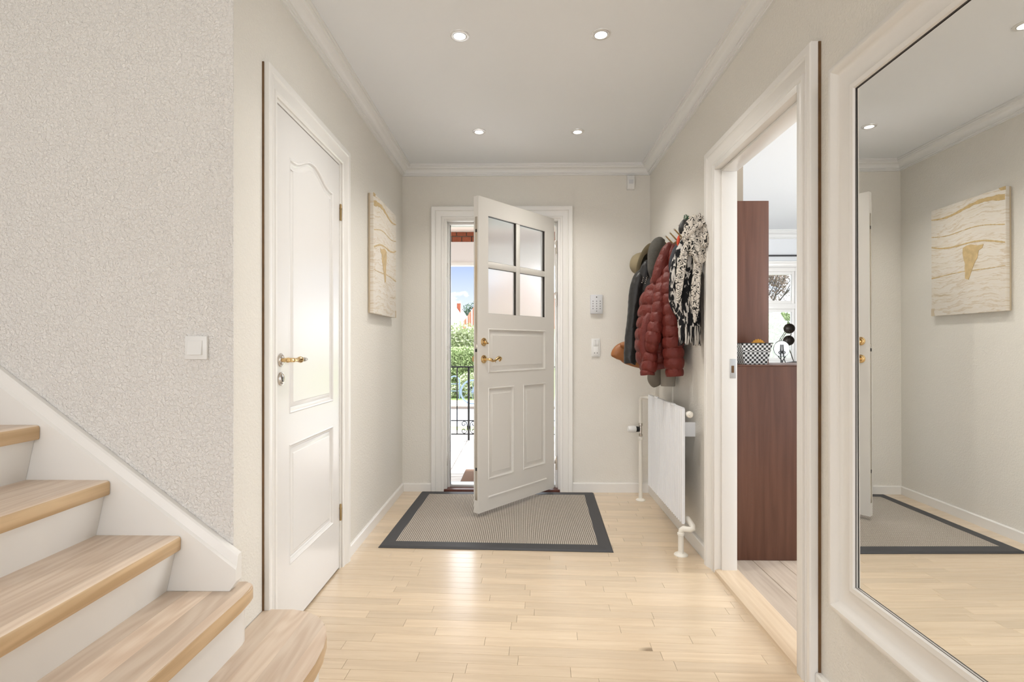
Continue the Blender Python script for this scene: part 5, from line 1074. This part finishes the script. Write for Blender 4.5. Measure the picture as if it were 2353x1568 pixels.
b2 = tag(empty('grey_shrub', (-1.55, 15.3, -0.4)), 'low grey-green shrub on the verge before the hedge', 'shrub')
bm = bmesh.new()
for c, r in (((-1.45, 15.2, -0.05), (0.45, 0.4, 0.42)), ((-2.2, 15.3, -0.2), (0.6, 0.4, 0.22))): leaf_cloud(bm, c, r, 900, 0.05, rng)
o = from_bm('foliage', bm, M['leaf_pale'], b2); o['kind'] = 'stuff'
tube('stem', [(-1.45, 15.2, -0.4), (-1.45, 15.2, 0.1)], [0.04, 0.015], M['bark'], b2, 8)
ar = tag(empty('arched_stand', (-1.86, 14.7, -0.4)), 'pale blue arched metal stand on the verge across the street', 'metal stand')
arch_path = [(-2.01, 14.7, -0.38), (-2.01, 14.7, 0.10)] + [(-1.865 + 0.145 * math.cos(R(180 - 15 * k)), 14.7, 0.10 + 0.16 * math.sin(R(15 * k))) for k in range(1, 12)] + [(-1.72, 14.7, 0.10), (-1.72, 14.7, -0.38)]
tube('arch_tube', arch_path, 0.020, M['pale_blue'], ar, 10)
for z in (-0.16, 0.04): tube('cross_bar', [(-2.01, 14.7, z), (-1.72, 14.7, z)], 0.012, M['pale_blue'], ar, 8)
sc = tag(empty('blue_bicycle', (-1.22, 13.3, -0.372)), 'blue bicycle wheel standing at the far kerb, cut off by the door edge', 'bicycle')
for x, z in ((-1.22, -0.06), (-0.30, -0.06)):
    wh = tube('wheel', [(x + 0.30 * math.cos(2 * math.pi * k / 28), 13.3, z + 0.30 * math.sin(2 * math.pi * k / 28)) for k in range(29)], 0.022, M['pale_blue'], sc, 8)
    for k in range(6): tube('spoke', [(x + 0.29 * math.cos(R(30 * k)), 13.3, z + 0.29 * math.sin(R(30 * k))), (x - 0.29 * math.cos(R(30 * k)), 13.3, z - 0.29 * math.sin(R(30 * k)))], 0.004, M['pale_blue'], wh, 5)
tube('bike_frame', [(-1.22, 13.3, -0.06), (-1.05, 13.3, 0.40), (-0.55, 13.3, 0.35), (-0.30, 13.3, -0.06), (-0.75, 13.3, -0.08), (-1.05, 13.3, 0.40)], 0.025, M['pale_blue'], sc, 8)
tube('handlebar', [(-1.00, 13.05, 0.60), (-1.08, 13.3, 0.58), (-1.00, 13.55, 0.60)], 0.015, M['iron'], sc, 8)
# two neighbouring houses
h1 = tag(empty('grey_roofed_house', (-6.2, 42, -0.4)), 'neighbour house with pale grey roof and brick chimney', 'house')
box('wall', -9.0, -4.0, 41, 47, -0.4, 2.3, M['house_wall'], h1)
prism('roof', [(-8.7, 2.1), (-3.75, 2.1), (-5.35, 4.5), (-5.6, 4.5)], XZ, 40.6, 47.4, M['roof_grey'], h1)
c_ = box('chimney', -5.13, -4.86, 42, 42.4, 3.4, 4.60, M['brick'], h1)
box('chimney_cap', -5.17, -4.82, 41.96, 42.44, 4.54, 4.64, M['path'], c_)
h2 = tag(empty('red_roofed_house', (-1.0, 36, -0.4)), 'neighbour house with a steep red tiled roof', 'house')
box('wall', -3.6, 3.4, 35, 40, -0.4, 2.4, M['house_wall'], h2)
prism('roof', [(-4.1, 2.25), (3.9, 2.25), (0.6, 6.9), (-0.8, 6.9)], XZ, 34.4, 40.6, M['roof_red'], h2)
for k in range(34):
    x0 = -4.0 + k * 0.16
    zt2 = min(6.88, 2.25 + (x0 + 4.1) * (4.65 / 3.3)); 
    if zt2 > 2.4: tube('tile_rib', [(x0, 34.36, 2.27), (x0, 34.36, zt2)], 0.045, M['house_wall'] if k % 2 else M['roof_red'], h2, 6)
t1 = tag(empty('far_tree', (-4.6, 50, -0.4)), 'dark leafy tree between the two neighbour roofs', 'tree')
bm = bmesh.new()
for c, r in (((-4.6, 50, 4.3), (1.1, 1.0, 1.0)), ((-3.9, 50, 4.7), (0.8, 0.8, 0.7)), ((-5.0, 50, 3.8), (0.9, 0.8, 0.8))): leaf_cloud(bm, c, r, 420, 0.13, rng)
o = from_bm('crown', bm, M['leaf_dark'], t1); o['kind'] = 'stuff'
tube('trunk', [(-4.6, 50, -0.4), (-4.6, 50, 4.0)], [0.2, 0.08], M['bark'], t1, 8)
# garden outside the kitchen window
kb = tag(empty('garden_hedge', (5.2, 11.2, -0.4)), 'green hedge filling the lower pane of the kitchen window', 'hedge')
bm = bmesh.new(); block_cloud(bm, 3.6, 7.6, 10.8, 12.0, -0.4, 1.75, 22000, 0.04, rng); o = from_bm('foliage', bm, M['leaf_hedge'], kb); o['kind'] = 'stuff'
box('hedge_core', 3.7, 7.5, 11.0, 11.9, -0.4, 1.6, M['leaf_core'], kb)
kt_ = tag(empty('budding_tree', (6.3, 12.9, -0.4)), 'bare branched tree with brown buds in the upper pane of the kitchen window', 'tree')
bm = bmesh.new(); bm2 = bmesh.new()
def branch(p, d, ln, r, depth):
    q = p + d * ln; bm_tube(bm, [p, (p + q) / 2 + Vector((rng.uniform(-1, 1), rng.uniform(-1, 1), 0)) * ln * 0.05, q], [r, r * 0.85, r * 0.7], 6)
    if depth >= 2: leaf_cloud(bm2, q, (0.22, 0.22, 0.22), 16, 0.032, rng)
    if depth < 6:
        for k in range(3):
            nd = (d + Vector((rng.uniform(-1, 1), rng.uniform(-1, 1), rng.uniform(-0.35, 0.7))) * 0.75).normalized(); branch(q, nd, ln * rng.uniform(0.60, 0.8), r * 0.56, depth + 1)
branch(Vector((6.3, 12.9, -0.4)), Vector((0.02, 0, 1)), 1.35, 0.07, 0)
from_bm('branches', bm, M['bark'], kt_, 60); o = from_bm('buds', bm2, M['leaf_brown'], kt_); o['kind'] = 'stuff'
